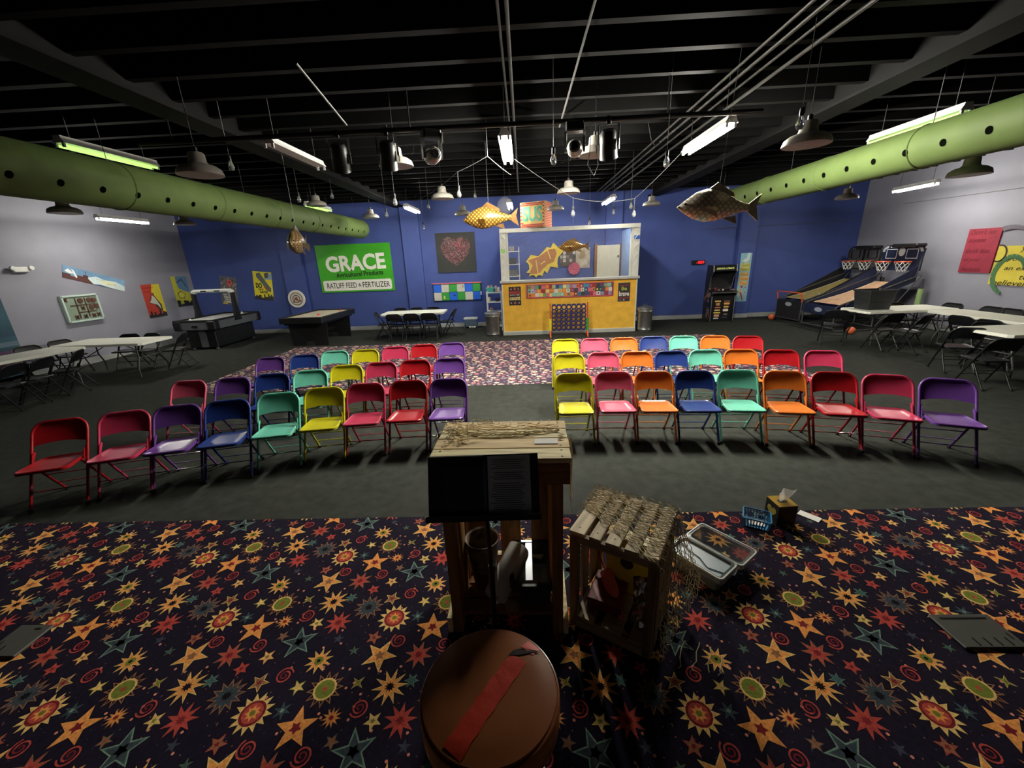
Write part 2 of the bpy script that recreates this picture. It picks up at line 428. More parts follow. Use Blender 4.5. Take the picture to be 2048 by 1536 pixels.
# ================================================================ dome pendants
M_dome = mat('dull_white_enamel', (176, 172, 162), .45, var=.12, scale=10)
M_domein = mat('dome_inside', (196, 178, 160), .5, var=.08)
def dome_meshes():
    R = .205
    out = MB().lathe([(R, 0), (R*1.0, .012), (R*.93, .055), (R*.72, .085), (R*.45, .1), (R*.38, .125), (R*.36, .19), (R*.3, .205), (0, .205)], 26)
    inn = MB().lathe([(R*.99, .002), (R*.9, .05), (R*.7, .078), (R*.4, .095), (0, .1)], 26)
    return out.mesh('shade', M_dome, True), inn.mesh('shade_lining', M_domein, True), MB().lathe([(.018, .2), (.022, .215), (.022, .25), (.01, .26), (0, .26)], 12).mesh('socket_cap', M_dark, True)
DM = dome_meshes()
def dome(px, py, wpx, label, Y=None):
    Y = {(793, 333): 5.4, (1190, 311): 5.45, (1111, 420): 10.5}.get((px, py)) or .41*F_PX/wpx*.97
    p = aty(px, py, Y)
    t = thing('dome_pendant', label, 'lamp', p, 0, 'unlit dome pendants')
    for m in DM: inst(t, m, (0, 0, 0))
    MB().tube([(0, 0, .255), (0, 0, max(.3, ZC+.285-p.z))], .004, 5).build('cord', M_dark, t)
    return t
for px, py, w, lab in ((402, 351, 72, 'by the duct on the air hockey side, nearest the stage'), (793, 333, 64, 'beside the stage spotlights on the pipe'), (1190, 311, 62, 'with a cable loop, beside the moving head light'),
        (1612, 291, 72, 'nearest the duct light on the basketball side'), (1137, 387, 40, 'halfway between the aisle light and the booth'), (885, 398, 40, 'in front of the green sign, hanging from the string lights'),
        (742, 436, 29, 'close to the closed duct end'), (926, 430, 30, 'above the nose of the gold fish'), (1111, 420, 28, 'above the brick printed box'),
        (1303, 411, 30, 'past the booth corner on the arcade side'), (1937, 351, 56, 'dark against the grey wall by the red sign'), (1693, 398, 34, 'in the corner over the basketball games'),
        (131, 427, 48, 'dark against the grey wall above the emergency light'), (370, 450, 34, 'in the corner over the tall air hockey arch'), (634, 412, 34, 'above the round fish balloon')):
    dome(px, py, w, 'unlit enamel dome pendant '+lab)

# ================================================================ bulbs on string lights
M_glass = mat('bulb_glass', (235, 238, 238), .05, var=0, trans=.85, spec=.8)
M_lead = mat('lead_grey', (84, 84, 82), .5, var=.1)
M_cord = mat('string_light_cord', (104, 104, 101), .5, var=.1)
BM = (MB().lathe([(0, -.062), (.02, -.058), (.031, -.04), (.033, -.02), (.026, .01), (.016, .032), (.014, .045)], 12).mesh('glass_bulb', M_glass, True),
      MB().lathe([(.0165, .04), (.0175, .05), (.0175, .095), (.008, .105), (0, .105)], 10).mesh('bulb_socket', M_dark, True),
      MB().tube([(0, 0, -.02), (.006, 0, .0), (-.006, 0, .015), (0, 0, .045)], .003, 5).mesh('filament', M_wire))
BULBS = []
for px, py, Y, lab in ((462, 330, 5.2, 'near the pendant by the duct'), (598, 397, 7.6, 'above the round fish'), (664, 391, 8.6, 'beside the far duct light'), (790, 402, 6.2, 'before the small far light'),
        (773, 428, 8.2, 'near the closed duct end'), (918, 386, 6.4, 'on the cord to the aisle light'), (857, 412, 9.0, 'beside the far light by the sign'), (950, 391, 8.6, 'over the gold fish'),
        (847, 453, 10.0, 'before the blue pilaster'), (1107, 317, 4.6, 'under the thin conduit'), (1333, 322, 4.9, 'below the arcade side light'), (1601, 243, 3.9, 'above the pendant by the duct light'),
        (1146, 425, 7.2, 'on the sagging cord before the booth'), (1268, 426, 7.2, 'at the arcade end of the sagging cord'), (1262, 411, 8.2, 'close behind the sagging cord'),
        (1227, 423, 8.8, 'over the middle of the booth'), (1179, 444, 9.6, 'right above the booth beam')):
    p = aty(px, py, Y)
    t = thing('string_light_bulb', 'clear pear shaped bulb '+lab, 'bulb', p, 0, 'clear bulbs of the string lights')
    for m in BM: inst(t, m, (0, 0, 0))
    lead = {(918, 386): .18}.get((px, py), .12)
    zl = .1+lead if (px, py) in ((918, 386), (1146, 425), (1268, 426)) else max(.2, ZC+.285-p.z)
    MB().tube([(0, 0, .1), (.002, 0, zl)], .003, 5).build('lead', M_lead, t)
    BULBS.append((px, py, p+Vector((0, 0, .1+lead))))
def cat(a, b, sag, n=14):
    return [a.lerp(b, i/n)-Vector((0, 0, sag*4*(i/n)*(1-i/n))) for i in range(n+1)]
B = {(x, y): p for x, y, p in BULBS}
def cord(pts, label, r=.0035):
    tag(MB().tube(pts, r, 5).build('string_light', M_cord), label, 'string light')
top = lambda p: Vector((p.x, p.y, ZC+.02))
cord([Vector((aty(975, 312, 6.2).x, 6.2, ZC+.285))]+cat(aty(975, 312, 6.2), B[(918, 386)], .01)+cat(B[(918, 386)], aty(830, 402, 7.5), .04)[1:], 'pale cord dropping from the aisle light to a clear bulb')
cord(cat(aty(975, 312, 6.2), aty(1022, 350, 6.6), .01), 'short pale cord hanging behind the aisle light')
cord(cat(Vector((-.15, 6.4, 3.53)), B[(1146, 425)], .02)+cat(B[(1146, 425)], B[(1268, 426)], .05)[1:]+cat(B[(1268, 426)], Vector((2.36, 6.45, 3.53)), .02)[1:], 'sagging pale cord carrying bulbs before the booth')

# ================================================================ conduits, black lighting pipe
M_cond = mat('grey_conduit', (74, 73, 70), .5, metal=.2, var=.15)
def pipe_y(px, py, z, y0, y1, r, label, m=None, name='conduit'):
    p = fl(px, py, z); tag(MB().tube([(p.x, y0, z), (p.x, y1, z)], r, 8).build(name, m or M_cond, None, True), label, 'conduit')
pipe_y(1190, 2, ZC-.03, 1.0, 6.4, .011, 'thin pale conduit running down the ceiling beside the aisle light')
pipe_y(1000, 60, ZC-.03, .5, 9, .012, 'grey conduit over the aisle light, slim one of a pair')
pipe_y(1016, 60, ZC-.03, .5, 12, .016, 'grey conduit over the aisle light, thick one of a pair')
for i, (px, lab) in enumerate(((1560, 'first'), (1588, 'second'), (1622, 'third'), (1668, 'fourth'))):
    pipe_y(px, 60, ZC-.04, .5, 12.6, .013+.004*(i % 2), '%s grey conduit from the aisle in the bunch over the arcade side light' % lab)
pa, pb = aty(300, 281, 4.75), aty(1760, 222, 4.75)
zp = fl(1024, 250, 3.6)
yp = 5.0
p0, p1 = aty(330, 279, yp), aty(1330, 238, yp); zmid = (p0.z+p1.z)/2
lp = thing('lighting_pipe', 'black horizontal pipe carrying the stage spotlights', 'pipe', (0, yp, zmid))
MB().tube([(-4.3, 0, 0), (2.6, 0, 0)], .026, 12).build('pipe', M_dark, lp, True)
for x in (-3.9, -1.2, 1.6): MB().tube([(x, 0, 0), (x, 0, ZC+.285-zmid)], .008, 6).build('pipe_hanger', M_dark, lp)
M_can = mat('spotlight_black', (22, 22, 23), .45, var=.2)
M_tagw = mat('white_warning_label', (226, 222, 210), .6, var=.05)
def par(px, py, label, yaw):
    p = aty(px, py, yp)
    t = thing('stage_spotlight', label, 'spotlight', (p.x, yp, zmid), yaw)
    MB().box((0, 0, -.01), (.05, .07, .075), bev=.008).build('clamp', M_dark, t)
    M2 = Matrix.Rotation(math.radians(28), 3, 'X')
    can = MB().lathe([(.0, .13), (.06, .13), (.085, .1), (.09, -.02), (.098, -.14), (.102, -.15), (.085, -.145), (.07, .05), (0, .06)], 20)
    can.v = [tuple(M2 @ Vector(v)+Vector((0, 0, -.23))) for v in can.v]; can.build('can', M_can, t, True)
    for s in (-1, 1): MB().bar((s*.11, 0, -.05), (s*.11, 0, -.24), .02, .005).build('yoke_arm', M_steel, t)
    MB().bar((-.11, 0, -.05), (.11, 0, -.05), .02, .006).build('yoke_bridge', M_dark, t)
    MB().box((.117, -.01, -.25), (.004, .075, .1), M=Matrix.Rotation(.25, 3, 'X')).build('warning_label', M_tagw, t)
    return t
par(672, 262, 'black stage spotlight on the pipe next to a diagonal conduit', .35)
par(770, 258, 'black stage spotlight on the pipe above a dome pendant', .35)
par(1218, 245, 'black stage spotlight on the pipe on the arcade side of the aisle', -.3)
def scanner(px, py, label, yaw):
    p = aty(px, py, yp); t = thing('moving_head_light', label, 'spotlight', (p.x, yp, zmid), yaw)
    MB().box((0, 0, -.06), (.2, .16, .1), bev=.015).build('base', M_dark, t)
    for s in (-1, 1): MB().prism([(-.03, -.3), (.03, -.3), (.04, -.1), (-.04, -.1)], s*.1-.012, s*.1+.012, plane='yz').build('yoke_arm', M_steel, t)
    MB().lathe([(0, -.12), (.06, -.115), (.082, -.07), (.086, .03), (.07, .1), (.03, .12), (0, .12)], 20, axis='y', c=(0, 0, -.27)).build('head', mat('silver_plastic', (170, 168, 160), .3, metal=.5), t, True)
    MB().lathe([(.0, -.122), (.038, -.124), (.044, -.118), (.04, -.11), (0, -.112)], 18, axis='y', c=(0, 0, -.27)).build('lens', M_dark, t, True)
    MB().box((.105, -.06, -.1), (.004, .07, .1)).build('warning_label', M_tagw, t)
scanner(860, 256, 'silver moving head light on the pipe on the sign side of the aisle', .5)
scanner(1150, 249, 'silver moving head light on the pipe behind the cable looped pendant', -.15)
a, b = aty(600, 172, 4.2), aty(693, 250, 5.0)
tag(MB().tube([Vector((a.x, a.y, ZC-.02)), b], .011, 8).build('conduit', M_cond, None, True), 'diagonal grey conduit dropping to the spotlight pipe', 'conduit')
cl = [Vector((aty(1180, 300, 5).x, yp, zmid)), aty(1180, 300, 4.9), aty(1175, 330, 4.85), aty(1188, 352, 4.85), aty(1196, 330, 4.85), aty(1192, 290, 4.9)]
tag(MB().tube(cl, .004, 5).build('cable', M_wire), 'loose cable loop hanging under the enamel pendant', 'cable')
for pts, lab in (([aty(1148, 300, 5), aty(1140, 322, 5), aty(1122, 325, 5)], 'power cable curling from the moving head light'),
                 ([aty(845, 290, 5), aty(838, 315, 5), aty(825, 312, 5), aty(828, 290, 5)], 'power cable curling beside the silver head light'),
                 ([aty(1296, 245, 5), aty(1302, 280, 5), aty(1310, 292, 5), aty(1318, 285, 5)], 'cable end hanging from the pipe near the conduits')):
    tag(MB().tube(pts, .004, 5).build('cable', M_wire), lab, 'cable')

o = MB().tube([(5.6, WY-.02, 2.75), (7.4, WY-.1, 2.78), (10.25, WY-.02, 2.83)], .005, 5).build('wall_cable', M_cord); tag(o, 'thin pale cable running along the blue wall towards the corner', 'cable')
o = MB().tube([(XR-.01, 12.0, 3.12), (XR-.01, 9.0, 3.1), (XR-.01, 7.2, 3.06)], .006, 5).build('wall_cable', M_cord); tag(o, 'thin pale cable running along the grey wall above the red sign', 'cable')
p = aty(1010, 412, 8.3); t = thing('clear_balloon', 'clear bubble balloon hanging beside the gold fish', 'balloon', p)
MB().sphere((0, 0, 0), (.15, .15, .17), 0, 24, 16).build('bubble', mat('clear_film', (235, 238, 240), .08, var=0, alpha=.12, spec=.8), t, True)
MB().tube([(0, 0, .17), (0, 0, ZC+.285-p.z)], .002, 4).build('string', M_lead, t)
MB().lathe([(0, -.2), (.02, -.195), (.006, -.17), (0, -.165)], 8).build('knot', M_white, t)
# ================================================================ folding chairs
def paint(name, col, rough=.32): return mat(name, tuple(int(v*.83) for v in col), rough, spec=.5, var=.06, scale=14, coat=.15)
CM = {'red': paint('red_paint', (178, 22, 32)), 'rose': paint('rose_paint', (200, 56, 92)), 'pink': paint('pink_paint', (226, 92, 122)), 'purple': paint('purple_paint', (110, 66, 150)),
      'blue': paint('blue_paint', (36, 58, 132)), 'aqua': paint('aqua_paint', (120, 216, 188)), 'yellow': paint('yellow_paint', (214, 204, 28)), 'orange': paint('orange_paint', (236, 126, 44))}
M_bk = mat('black_chair_paint', (20, 21, 24), .35, var=.12)
M_rub = mat('black_rubber', (16, 16, 17), .8, var=.1)
yb = lambda z: -.20+.526*z
def chair_meshes():
    D = {}
    w, zt, R = .217, .765, .105
    pts = [(-w, yb(.43), .43), (-w, yb(.55), .55), (-w, yb(.66), zt-R)]
    for i in range(1, 9):
        a = PI-(PI/2)*i/8; pts.append((-w+R+R*math.cos(a), 0, zt-R+R*math.sin(a)))
    pts += [(-x, y, z) for x, y, z in reversed(pts)]
    pts = [(x, yb(z), z) for x, y, z in pts]
    D['back_frame'] = MB().tube(pts, .0125, 10).mesh('back_frame', M_bk, True)
    for s in (-1, 1):
        D['fl%d' % s] = MB().tube([(s*w, yb(.44), .44), (s*w, yb(.2), .2), (s*w, yb(.02), .018)], .0125, 10).mesh('leg', M_bk, True)
        D['rl%d' % s] = MB().tube([(s*(w-.03), -.03, .418), (s*(w-.03), .11, .2), (s*(w-.03), .232, .018)], .0115, 10).mesh('leg', M_bk, True)
        D['fc%d' % s] = MB().lathe([(0, 0), (.016, 0), (.017, .03), (.0135, .036), (0, .036)], 10, c=(s*w, yb(.015), 0)).mesh('foot_cap', M_rub)
        D['rc%d' % s] = MB().lathe([(0, 0), (.015, 0), (.016, .03), (.0125, .036), (0, .036)], 10, c=(s*(w-.03), .237, 0)).mesh('foot_cap', M_rub)
        D['hb%d' % s] = MB().prism([(-.02, .40), (.005, .40), (.085, .50), (.075, .515), (.03, .49)], s*(w-.017)-.003, s*(w-.017)+.003, plane='yz').mesh('hinge_bracket', M_bk)
    # seat: rounded trapezoid pan with a rolled edge
    o = []
    def rc(cx, cy, r, a0): o.extend(arc_pts(cx, cy, r, a0, a0+PI/2, 5))
    r = .05
    rc(.172-r+.01, .13-r, r, 0); rc(-.172+r-.01, .13-r, r, PI/2); rc(-.2+r, -.245+r, r, PI); rc(.2-r, -.245+r, r, 1.5*PI)
    n = len(o); sl = lambda y: .432-.03*(y+.245)*.6
    mb = MB(); rings = []
    for k, (sc, dz) in enumerate(((.0, -.006), (.55, -.007), (.88, -.004), (.955, .004), (1.0, -.002), (1.0, -.024), (.97, -.027), (.93, -.012), (.0, -.014))):
        cx, cy = 0, -.06
        rings.append([(cx+(x-cx)*sc, cy+(y-cy)*sc, sl(cy+(y-cy)*sc)+dz) for x, y in o])
    vs = [p for ring in rings for p in ring]; fs = []
    for k in range(len(rings)-1): fs += [(k*n+i, k*n+(i+1) % n, (k+1)*n+(i+1) % n, (k+1)*n+i) for i in range(n)]
    D['seat'] = mb.add(vs, fs).mesh('seat', M_bk, True)
    # backrest: pressed panel filling the hoop
    nx, nz = 16, 6; vs = []; fs = []; wi = w-.008
    def top(x):
        ax = abs(x); c = wi-R+.004
        return zt-.006-(0 if ax < c else R-math.sqrt(max(0, R*R-(ax-c)**2)))
    for side in (0, 1):
        for i in range(nx+1):
            t = -1+2*i/nx; x = wi*math.sin(t*PI/2*.999) if False else wi*t
            zb = .558+.022*(1-t*t)
            zt_ = max(top(x), zb+.02)
            for j in range(nz+1):
                z = zb+(zt_-zb)*j/nz
                dish = .02*(1-t*t)*(1-((j/nz-.5)*1.2)**2)
                vs.append((x, yb(z)+dish+(.0 if side == 0 else .006), z))
    N1 = (nx+1)*(nz+1)
    for i in range(nx):
        for j in range(nz):
            a = i*(nz+1)+j; fs.append((a, a+nz+1, a+nz+2, a+1)); fs.append((N1+a, N1+a+1, N1+a+nz+2, N1+a+nz+1))
    for i in range(nx):
        a = i*(nz+1); fs.append((a, N1+a, N1+a+nz+1, a+nz+1)); b = a+nz; fs.append((b, b+nz+1, N1+b+nz+1, N1+b))
    for j in range(nz):
        fs.append((j, j+1, N1+j+1, N1+j)); a = nx*(nz+1)+j; fs.append((a, N1+a, N1+a+1, a+1))
    D['backrest'] = MB().add(vs, fs).mesh('backrest', M_bk, True)
    D['b1'] = MB().tube([(-w, yb(.17), .17), (w, yb(.17), .17)], .006, 6).mesh('crossbar', M_bk)
    D['b2'] = MB().tube([(-w+.03, .072, .262), (w-.03, .072, .262)], .006, 6).mesh('crossbar', M_bk)
    D['b3'] = MB().tube([(-w+.03, .157, .13), (w-.03, .157, .13)], .005, 6).mesh('crossbar', M_bk)
    return D
CD = chair_meshes()
def new_chair(m):
    t = thing('folding_chair', 'folding chair', 'chair')
    def p(k, par=t):
        o = inst(par, CD[k], (0, 0, 0)); return o
    def pm(k, par=t):
        o = p(k, par); o.material_slots[0].link = 'OBJECT'; o.material_slots[0].material = m; return o
    for k in ('seat', 'backrest', 'back_frame', 'b1', 'b2', 'b3', 'hb1', 'hb-1'): pm(k)
    for s in (-1, 1):
        a = pm('fl%d' % s); p('fc%d' % s, a)
        b = pm('rl%d' % s); p('rc%d' % s, b)
    return t
proto = new_chair(M_bk); used = [False]
def chair(x, y, rz, m, label, group):
    if not used[0]:
        used[0] = True; t = proto; t.location = (x, y, 0); t.rotation_euler = (0, 0, rz); t['label'] = label; t['group'] = group
        for o in [t]+list(t.children_recursive):
            if o.type == 'MESH' and o.material_slots[0].link == 'OBJECT': o.material_slots[0].material = m
        return t
    return dup(proto, (x, y, 0), rz, label, group, m)
# pixel positions of both sides of every backrest (mid height), row by row
ROWS = {
 ('L', 0): ('red rose purple blue aqua yellow rose red purple', [(58.8, 870.9, 180, 857), (194.8, 853.8, 302.5, 840), (305, 840, 404, 828), (406.7, 826.5, 503, 819.6), (513.7, 809.4, 599.8, 806), (608.2, 797.7, 688.8, 794.8), (692.3, 789, 770.8, 786), (778.1, 783, 854.9, 780), (860.2, 778.7, 934, 777.2)]),
 ('R', 0): ('yellow pink orange blue aqua orange red rose purple', [(1109.3, 767.6, 1184.9, 766.7), (1188.7, 763.8, 1266.7, 763.8), (1269, 763.8, 1347, 762), (1350.4, 762, 1428.8, 762), (1434.5, 760.5, 1515.8, 761), (1526.7, 762.9, 1611.8, 763.8), (1622.6, 765.3, 1713.4, 766.7), (1724.2, 770, 1826.8, 774.7), (1840, 777, 1952, 786.5)]),
 ('L', 1): ('pink purple blue aqua yellow rose red purple', [(334.3, 782, 420.4, 778.6), (426.5, 775.2, 505.1, 773.5), (508.2, 766.6, 581, 765), (585.4, 759.8, 656.2, 756.4), (660, 747.9, 726.6, 746.4), (730.4, 742, 794.8, 740.6), (799.8, 737.6, 861.6, 736.2), (868, 733.3, 929.6, 732.7)]),
 ('R', 1): ('yellow pink orange blue aqua orange red rose', [(1107, 725, 1169.8, 724), (1175.5, 721.3, 1237.9, 721.3), (1241.6, 720.4, 1305.9, 719.4), (1310.2, 719.4, 1374, 718.5), (1377.8, 716.6, 1443.9, 716.6), (1448.7, 715.6, 1514.8, 715.6), (1526.7, 716.6, 1598.5, 718), (1607, 718, 1686.4, 720.4)]),
 ('L', 2): ('purple blue aqua yellow rose red purple', [(509.2, 730.8, 572.4, 729), (579.3, 725.6, 639, 724), (641, 717.1, 699, 715.7), (703.1, 714.2, 758.8, 712.7), (764, 708.3, 817.7, 706.9), (822, 704, 874, 702.5), (877.8, 699.6, 929.6, 699.6)]),
 ('R', 2): ('yellow pink orange blue aqua orange red', [(1104.6, 693, 1156.6, 692), (1161.3, 691, 1215.7, 691), (1220.4, 690, 1275.2, 689), (1280.4, 687.3, 1334.3, 687.3), (1338.5, 686.3, 1395.7, 686.3), (1401.4, 685.4, 1459.5, 686.3), (1466.6, 686.3, 1525.2, 687.3)])}
ORD = ['first', 'second', 'third', 'fourth', 'fifth', 'sixth', 'seventh', 'eighth', 'ninth']
ROWN = ['row nearest the stage', 'middle row', 'row nearest the booth']
for (blk, row), (cols, px) in ROWS.items():
    cols = cols.split(); cs = []; an = []
    for a in px:
        l, r = fl(a[0], a[1], .66), fl(a[2], a[3], .66); cs.append((l+r)/2); an.append(math.atan2(r.y-l.y, r.x-l.x))
    n = len(px)
    for i in range(n):
        j0, j1 = max(0, i-1), min(n-1, i+1); d = cs[j1]-cs[j0]; tg = math.atan2(d.y, d.x)
        k0, k1 = max(0, i-1), min(n-1, i+1); am = sum(an[k0:k1+1])/(k1-k0+1)
        rz = .5*tg+.5*am
        c = cs[i]; off = yb(.66)
        x, y = c.x+math.sin(rz)*off, c.y-math.cos(rz)*off
        idx = (n-1-i) if blk == 'L' else i
        lab = '%s metal folding chair, %s from the aisle, %s, %s side' % (cols[i], ORD[idx], ROWN[row], 'air hockey' if blk == 'L' else 'arcade')
        chair(x, y, rz, CM[cols[i]], lab, 'coloured folding chairs in rows facing the stage')

# ================================================================ folding tables with black chairs
M_top = mat('white_plastic_top', (226, 226, 214), .5, var=.03)
M_leg = mat('grey_table_leg', (70, 72, 74), .4, metal=.4, var=.1)
def folding_table(x, y, rz, label, L=1.83, W=.76):
    t = thing('folding_table', label, 'table', (x, y, 0), rz)
    c = .05; o = [(-L/2+c, -W/2), (L/2-c, -W/2), (L/2, -W/2+c), (L/2, W/2-c), (L/2-c, W/2), (-L/2+c, W/2), (-L/2, W/2-c), (-L/2, -W/2+c)]
    MB().prism(o, .695, .735, plane='xy').prism([(a*.992, b*.985) for a, b in o], .735, .742, plane='xy').build('table_top', M_top, t)
    for s in (-1, 1):
        MB().bar((s*L*.36, -W*.33, .69), (s*L*.36, W*.33, .69), .03, .03).build('leg_rail', M_leg, t)
        for q in (-1, 1):
            MB().tube([(s*L*.36, q*W*.3, .69), (s*L*.36, q*W*.3, .42), (s*L*.37, q*W*.42, .2), (s*L*.37, q*W*.42, .0)], .014, 8).build('leg', M_leg, t, True)
        MB().tube([(s*L*.36, 0, .4), (s*L*.06, 0, .69)], .009, 6).build('brace', M_leg, t)
        MB().tube([(s*L*.36, -W*.3, .4), (s*L*.36, W*.3, .4)], .011, 6).build('crossbar', M_leg, t)
    return t
folding_table(-8.97, 8.33, .0, 'white folding table ending at the tall air hockey table', 2.0, .85)
folding_table(-9.52, 6.9, PI/2-.14, 'white folding table set crosswise along the banner wall', 1.9, .85)
folding_table(-9.95, 4.93, PI/2-.1, 'white folding table continuing towards the stage along the banner wall')
folding_table(8.28, 9.15, .02, 'white folding table below the basketball games, black bin on it', 1.95, .8)
folding_table(8.86, 7.81, PI/2, 'white folding table along the wall below the red sign')
folding_table(8.3, 6.5, .02, 'white folding table nearest the stage on the basketball side', 2.1, .8)
folding_table(-3.2, 11.65, .01, 'white folding table below the green sign', 1.8, .8)
BK = 'black folding chairs around the white tables'
def bchair(px, py, z, rz, label, Y=None):
    p = fl(px, py, z) if Y is None else aty(px, py, Y)
    o = yb(z)
    chair(p.x+math.sin(rz)*o, p.y-math.cos(rz)*o, rz, M_bk, 'black metal folding chair '+label, BK)
R_ = math.radians
# rz = 0 faces the stage; PI faces the blue wall.  (px,py) = centre of the backrest, z its height
bchair(26, 740, .67, R_(-82), 'facing the crosswise table, nearest the stage')
bchair(85, 727, .67, R_(-78), 'facing the crosswise table, between two others')
bchair(155, 711, .67, R_(-62), 'tilted towards the joint of the two banner wall tables')
bchair(258, 671, .70, R_(10), 'pushed under the far side of the air hockey end table', 9.05)
bchair(303, 670, .70, R_(-4), 'behind the air hockey end table, nearer the arch', 9.05)
bchair(365, 676, .66, R_(-75), 'at the end of the table beside the tall air hockey table')
bchair(120, 687, .70, R_(80), 'against the banner wall behind the crosswise table', 8.55)
bchair(55, 699, .70, R_(82), 'against the banner wall under the picture, nearer the mural', 7.93)
# basketball side
bchair(1675, 624, .66, R_(150), 'standing off the table corner below the basketballs', 9.0)
bchair(1790, 627, .67, R_(188), 'facing the table with the bin, back to the stage', 8.3)
bchair(1852, 628, .67, R_(205), 'turned at the inner corner of the tables', 8.0)
bchair(1925, 636, .67, R_(96), 'facing the wall side table below the red sign', 7.75)
bchair(1985, 642, .67, R_(92), 'facing the wall side table, nearer the stage', 7.25)
bchair(1792, 606, .70, R_(5), 'behind the table with the bin', 9.78)
bchair(1905, 612, .70, R_(-85), 'against the wall under the red sign, by the corner', 9.4)
bchair(1983, 622, .70, R_(-88), 'against the wall under the red sign, middle one', 8.7)
bchair(2022, 626, .70, R_(-90), 'against the wall under the yellow sign', 8.35)
bchair(1935, 668, .66, R_(160), 'in front of the table nearest the stage, pulled out')
bchair(2010, 690, .66, R_(175), 'in front of the table nearest the stage, pushed in', 5.8)
bchair(1980, 655, .60, R_(-20), 'under the table nearest the stage, facing it from inside', 6.95)
# table below the green sign
bchair(787, 634, .66, R_(180), 'backing the stage at the green sign table, air hockey end', 11.05)
bchair(822, 634, .66, R_(180), 'backing the stage at the green sign table, middle', 11.05)
bchair(857, 633, .66, R_(178), 'backing the stage at the green sign table, booth end', 11.05)
bchair(754, 630, .66, R_(98), 'at the air hockey end of the green sign table', 11.6)
bchair(907, 626, .66, R_(-97), 'at the booth end of the green sign table', 11.75)
bchair(800, 617, .72, R_(2), 'against the blue wall behind the green sign table, air hockey end', 12.45)
bchair(833, 616, .72, R_(0), 'against the blue wall behind the green sign table, middle', 12.45)
bchair(866, 615, .72, R_(-2), 'against the blue wall behind the green sign table, booth end', 12.45)
bchair(444, 619, .70, R_(5), 'behind the tall air hockey table against the blue wall', 12.98)
bchair(640, 613, .70, R_(-4), 'behind the low air hockey table under the green sign', 12.98)
# ================================================================ air hockey tables
M_hblk = mat('air_hockey_black', (24, 25, 27), .4, var=.15)
M_hgry = mat('air_hockey_grey', (84, 87, 92), .45, var=.1)
M_hwht = mat('air_hockey_field', (226, 226, 220), .25, var=.03)
M_hcrm = mat('air_hockey_cream_field', (232, 218, 190), .3, var=.04)
M_redp = mat('red_plastic', (205, 48, 38), .35, var=.06)
t = thing('air_hockey_table', 'tall grey air hockey table with scoring arch by the corner', 'game table', (-9.02, 11.6, 0), 0)
W, L = 1.12, 1.95
MB().prism([(-W/2, .58), (W/2, .58), (W/2+.02, .80), (-W/2-.02, .80)], -L/2, L/2).build('apron', M_hgry, t)
MB().box((0, 0, .785), (W-.1, L-.1, .04)).build('playing_field', M_hwht, t)
for sx in (-1, 1): MB().box((sx*(W/2-.02), 0, .815), (.09, L+.02, .05), bev=.012).build('rail', M_hblk, t)
for sy in (-1, 1): MB().box((0, sy*(L/2-.03), .815), (W+.04, .08, .05), bev=.012).build('rail', M_hblk, t)
for sx in (-1, 1):
    for sy in (-1, 1):
        MB().box((sx*(W/2-.08), sy*(L/2-.07), .69), (.24, .2, .26), bev=.03).build('corner_block', M_hblk, t)
        MB().box((sx*(W/2-.22), sy*(L/2-.2), .03), (.07, .07, .06), bev=.01).build('leveller', M_steel, t)
MB().box((0, 0, .33), (W-.3, L-.3, .54), bev=.02).build('pedestal', M_hblk, t)
MB().box((.05, -L/2+.145, .32), (.2, .02, .5)).build('pedestal_stripe', M_hgry, t)
MB().prism(rrect(-.08, .64, .08, .7, .03), -L/2-.012, -L/2+.02).build('goal_slot', M_hblk, t)
for sx in (-1, 1):
    MB().prism([(-.16, .72), (.1, .72), (.06, 1.0), (.03, 1.3), (.04, 1.5), (-.06, 1.5), (-.08, 1.3), (-.1, 1.0)], sx*(W/2+.02)-.035, sx*(W/2+.02)+.035, plane='yz').build('arch_post', M_hblk, t, True)
am = MB().box((0, -.01, 1.56), (W-.02, .16, .09), bev=.03)
for sx in (-1, 1): am.box((sx*(W/2-.01), -.01, 1.53), (.14, .14, .1), bev=.03)
ab = am.build('arch_bar', mat('arch_white', (206, 210, 206), .35, var=.06), t)
for x in (-.2, .2): MB().box((x, -.1, 1.555), (.16, .02, .035)).build('score_display', M_dark, ab)
for x, y, z in ((-.3, -.7, .83), (.2, .72, .83)):
    MB().lathe([(0, 0), (.05, 0), (.05, .012), (.03, .018), (.018, .05), (0, .055)], 16, c=(x, y, .807)).build('mallet', M_hwht, t, True)
t = thing('air_hockey_table', 'low black air hockey table with a cream field', 'game table', (-5.98, 11.55, 0), math.radians(-3))
W, L = 1.22, 1.95
for sx in (-1, 1): MB().box((sx*(W/2-.03), 0, .74), (.07, L, .16), bev=.01).build('rail', M_hblk, t)
for sy in (-1, 1): MB().box((0, sy*(L/2-.03), .74), (W, .07, .16), bev=.01).build('rail', M_hblk, t)
MB().box((0, 0, .775), (W-.1, L-.1, .03)).build('playing_field', M_hcrm, t)
MB().box((0, 0, .66), (W-.16, L-.16, .1)).build('fan_box', M_hblk, t)
for sy in (-1, 1):
    MB().prism([(-W*.42, .0), (-W*.12, .0), (-W*.08, .12), (W*.08, .12), (W*.12, .0), (W*.42, .0), (W*.46, .66), (-W*.46, .66)], sy*(L/2-.3)-.02, sy*(L/2-.3)+.02).build('end_leg', M_hblk, t)
MB().box((0, 0, .3), (.03, L-.6, .12)).build('stretcher', M_hblk, t)
MB().lathe([(0, 0), (.045, 0), (.045, .012), (.02, .02), (.014, .045), (0, .05)], 14, c=(.12, -.25, .79)).build('mallet', M_redp, t, True)
MB().lathe([(0, 0), (.045, 0), (.045, .012), (.02, .02), (.014, .045), (0, .05)], 14, c=(.25, .75, .79)).build('mallet', M_redp, t, True)
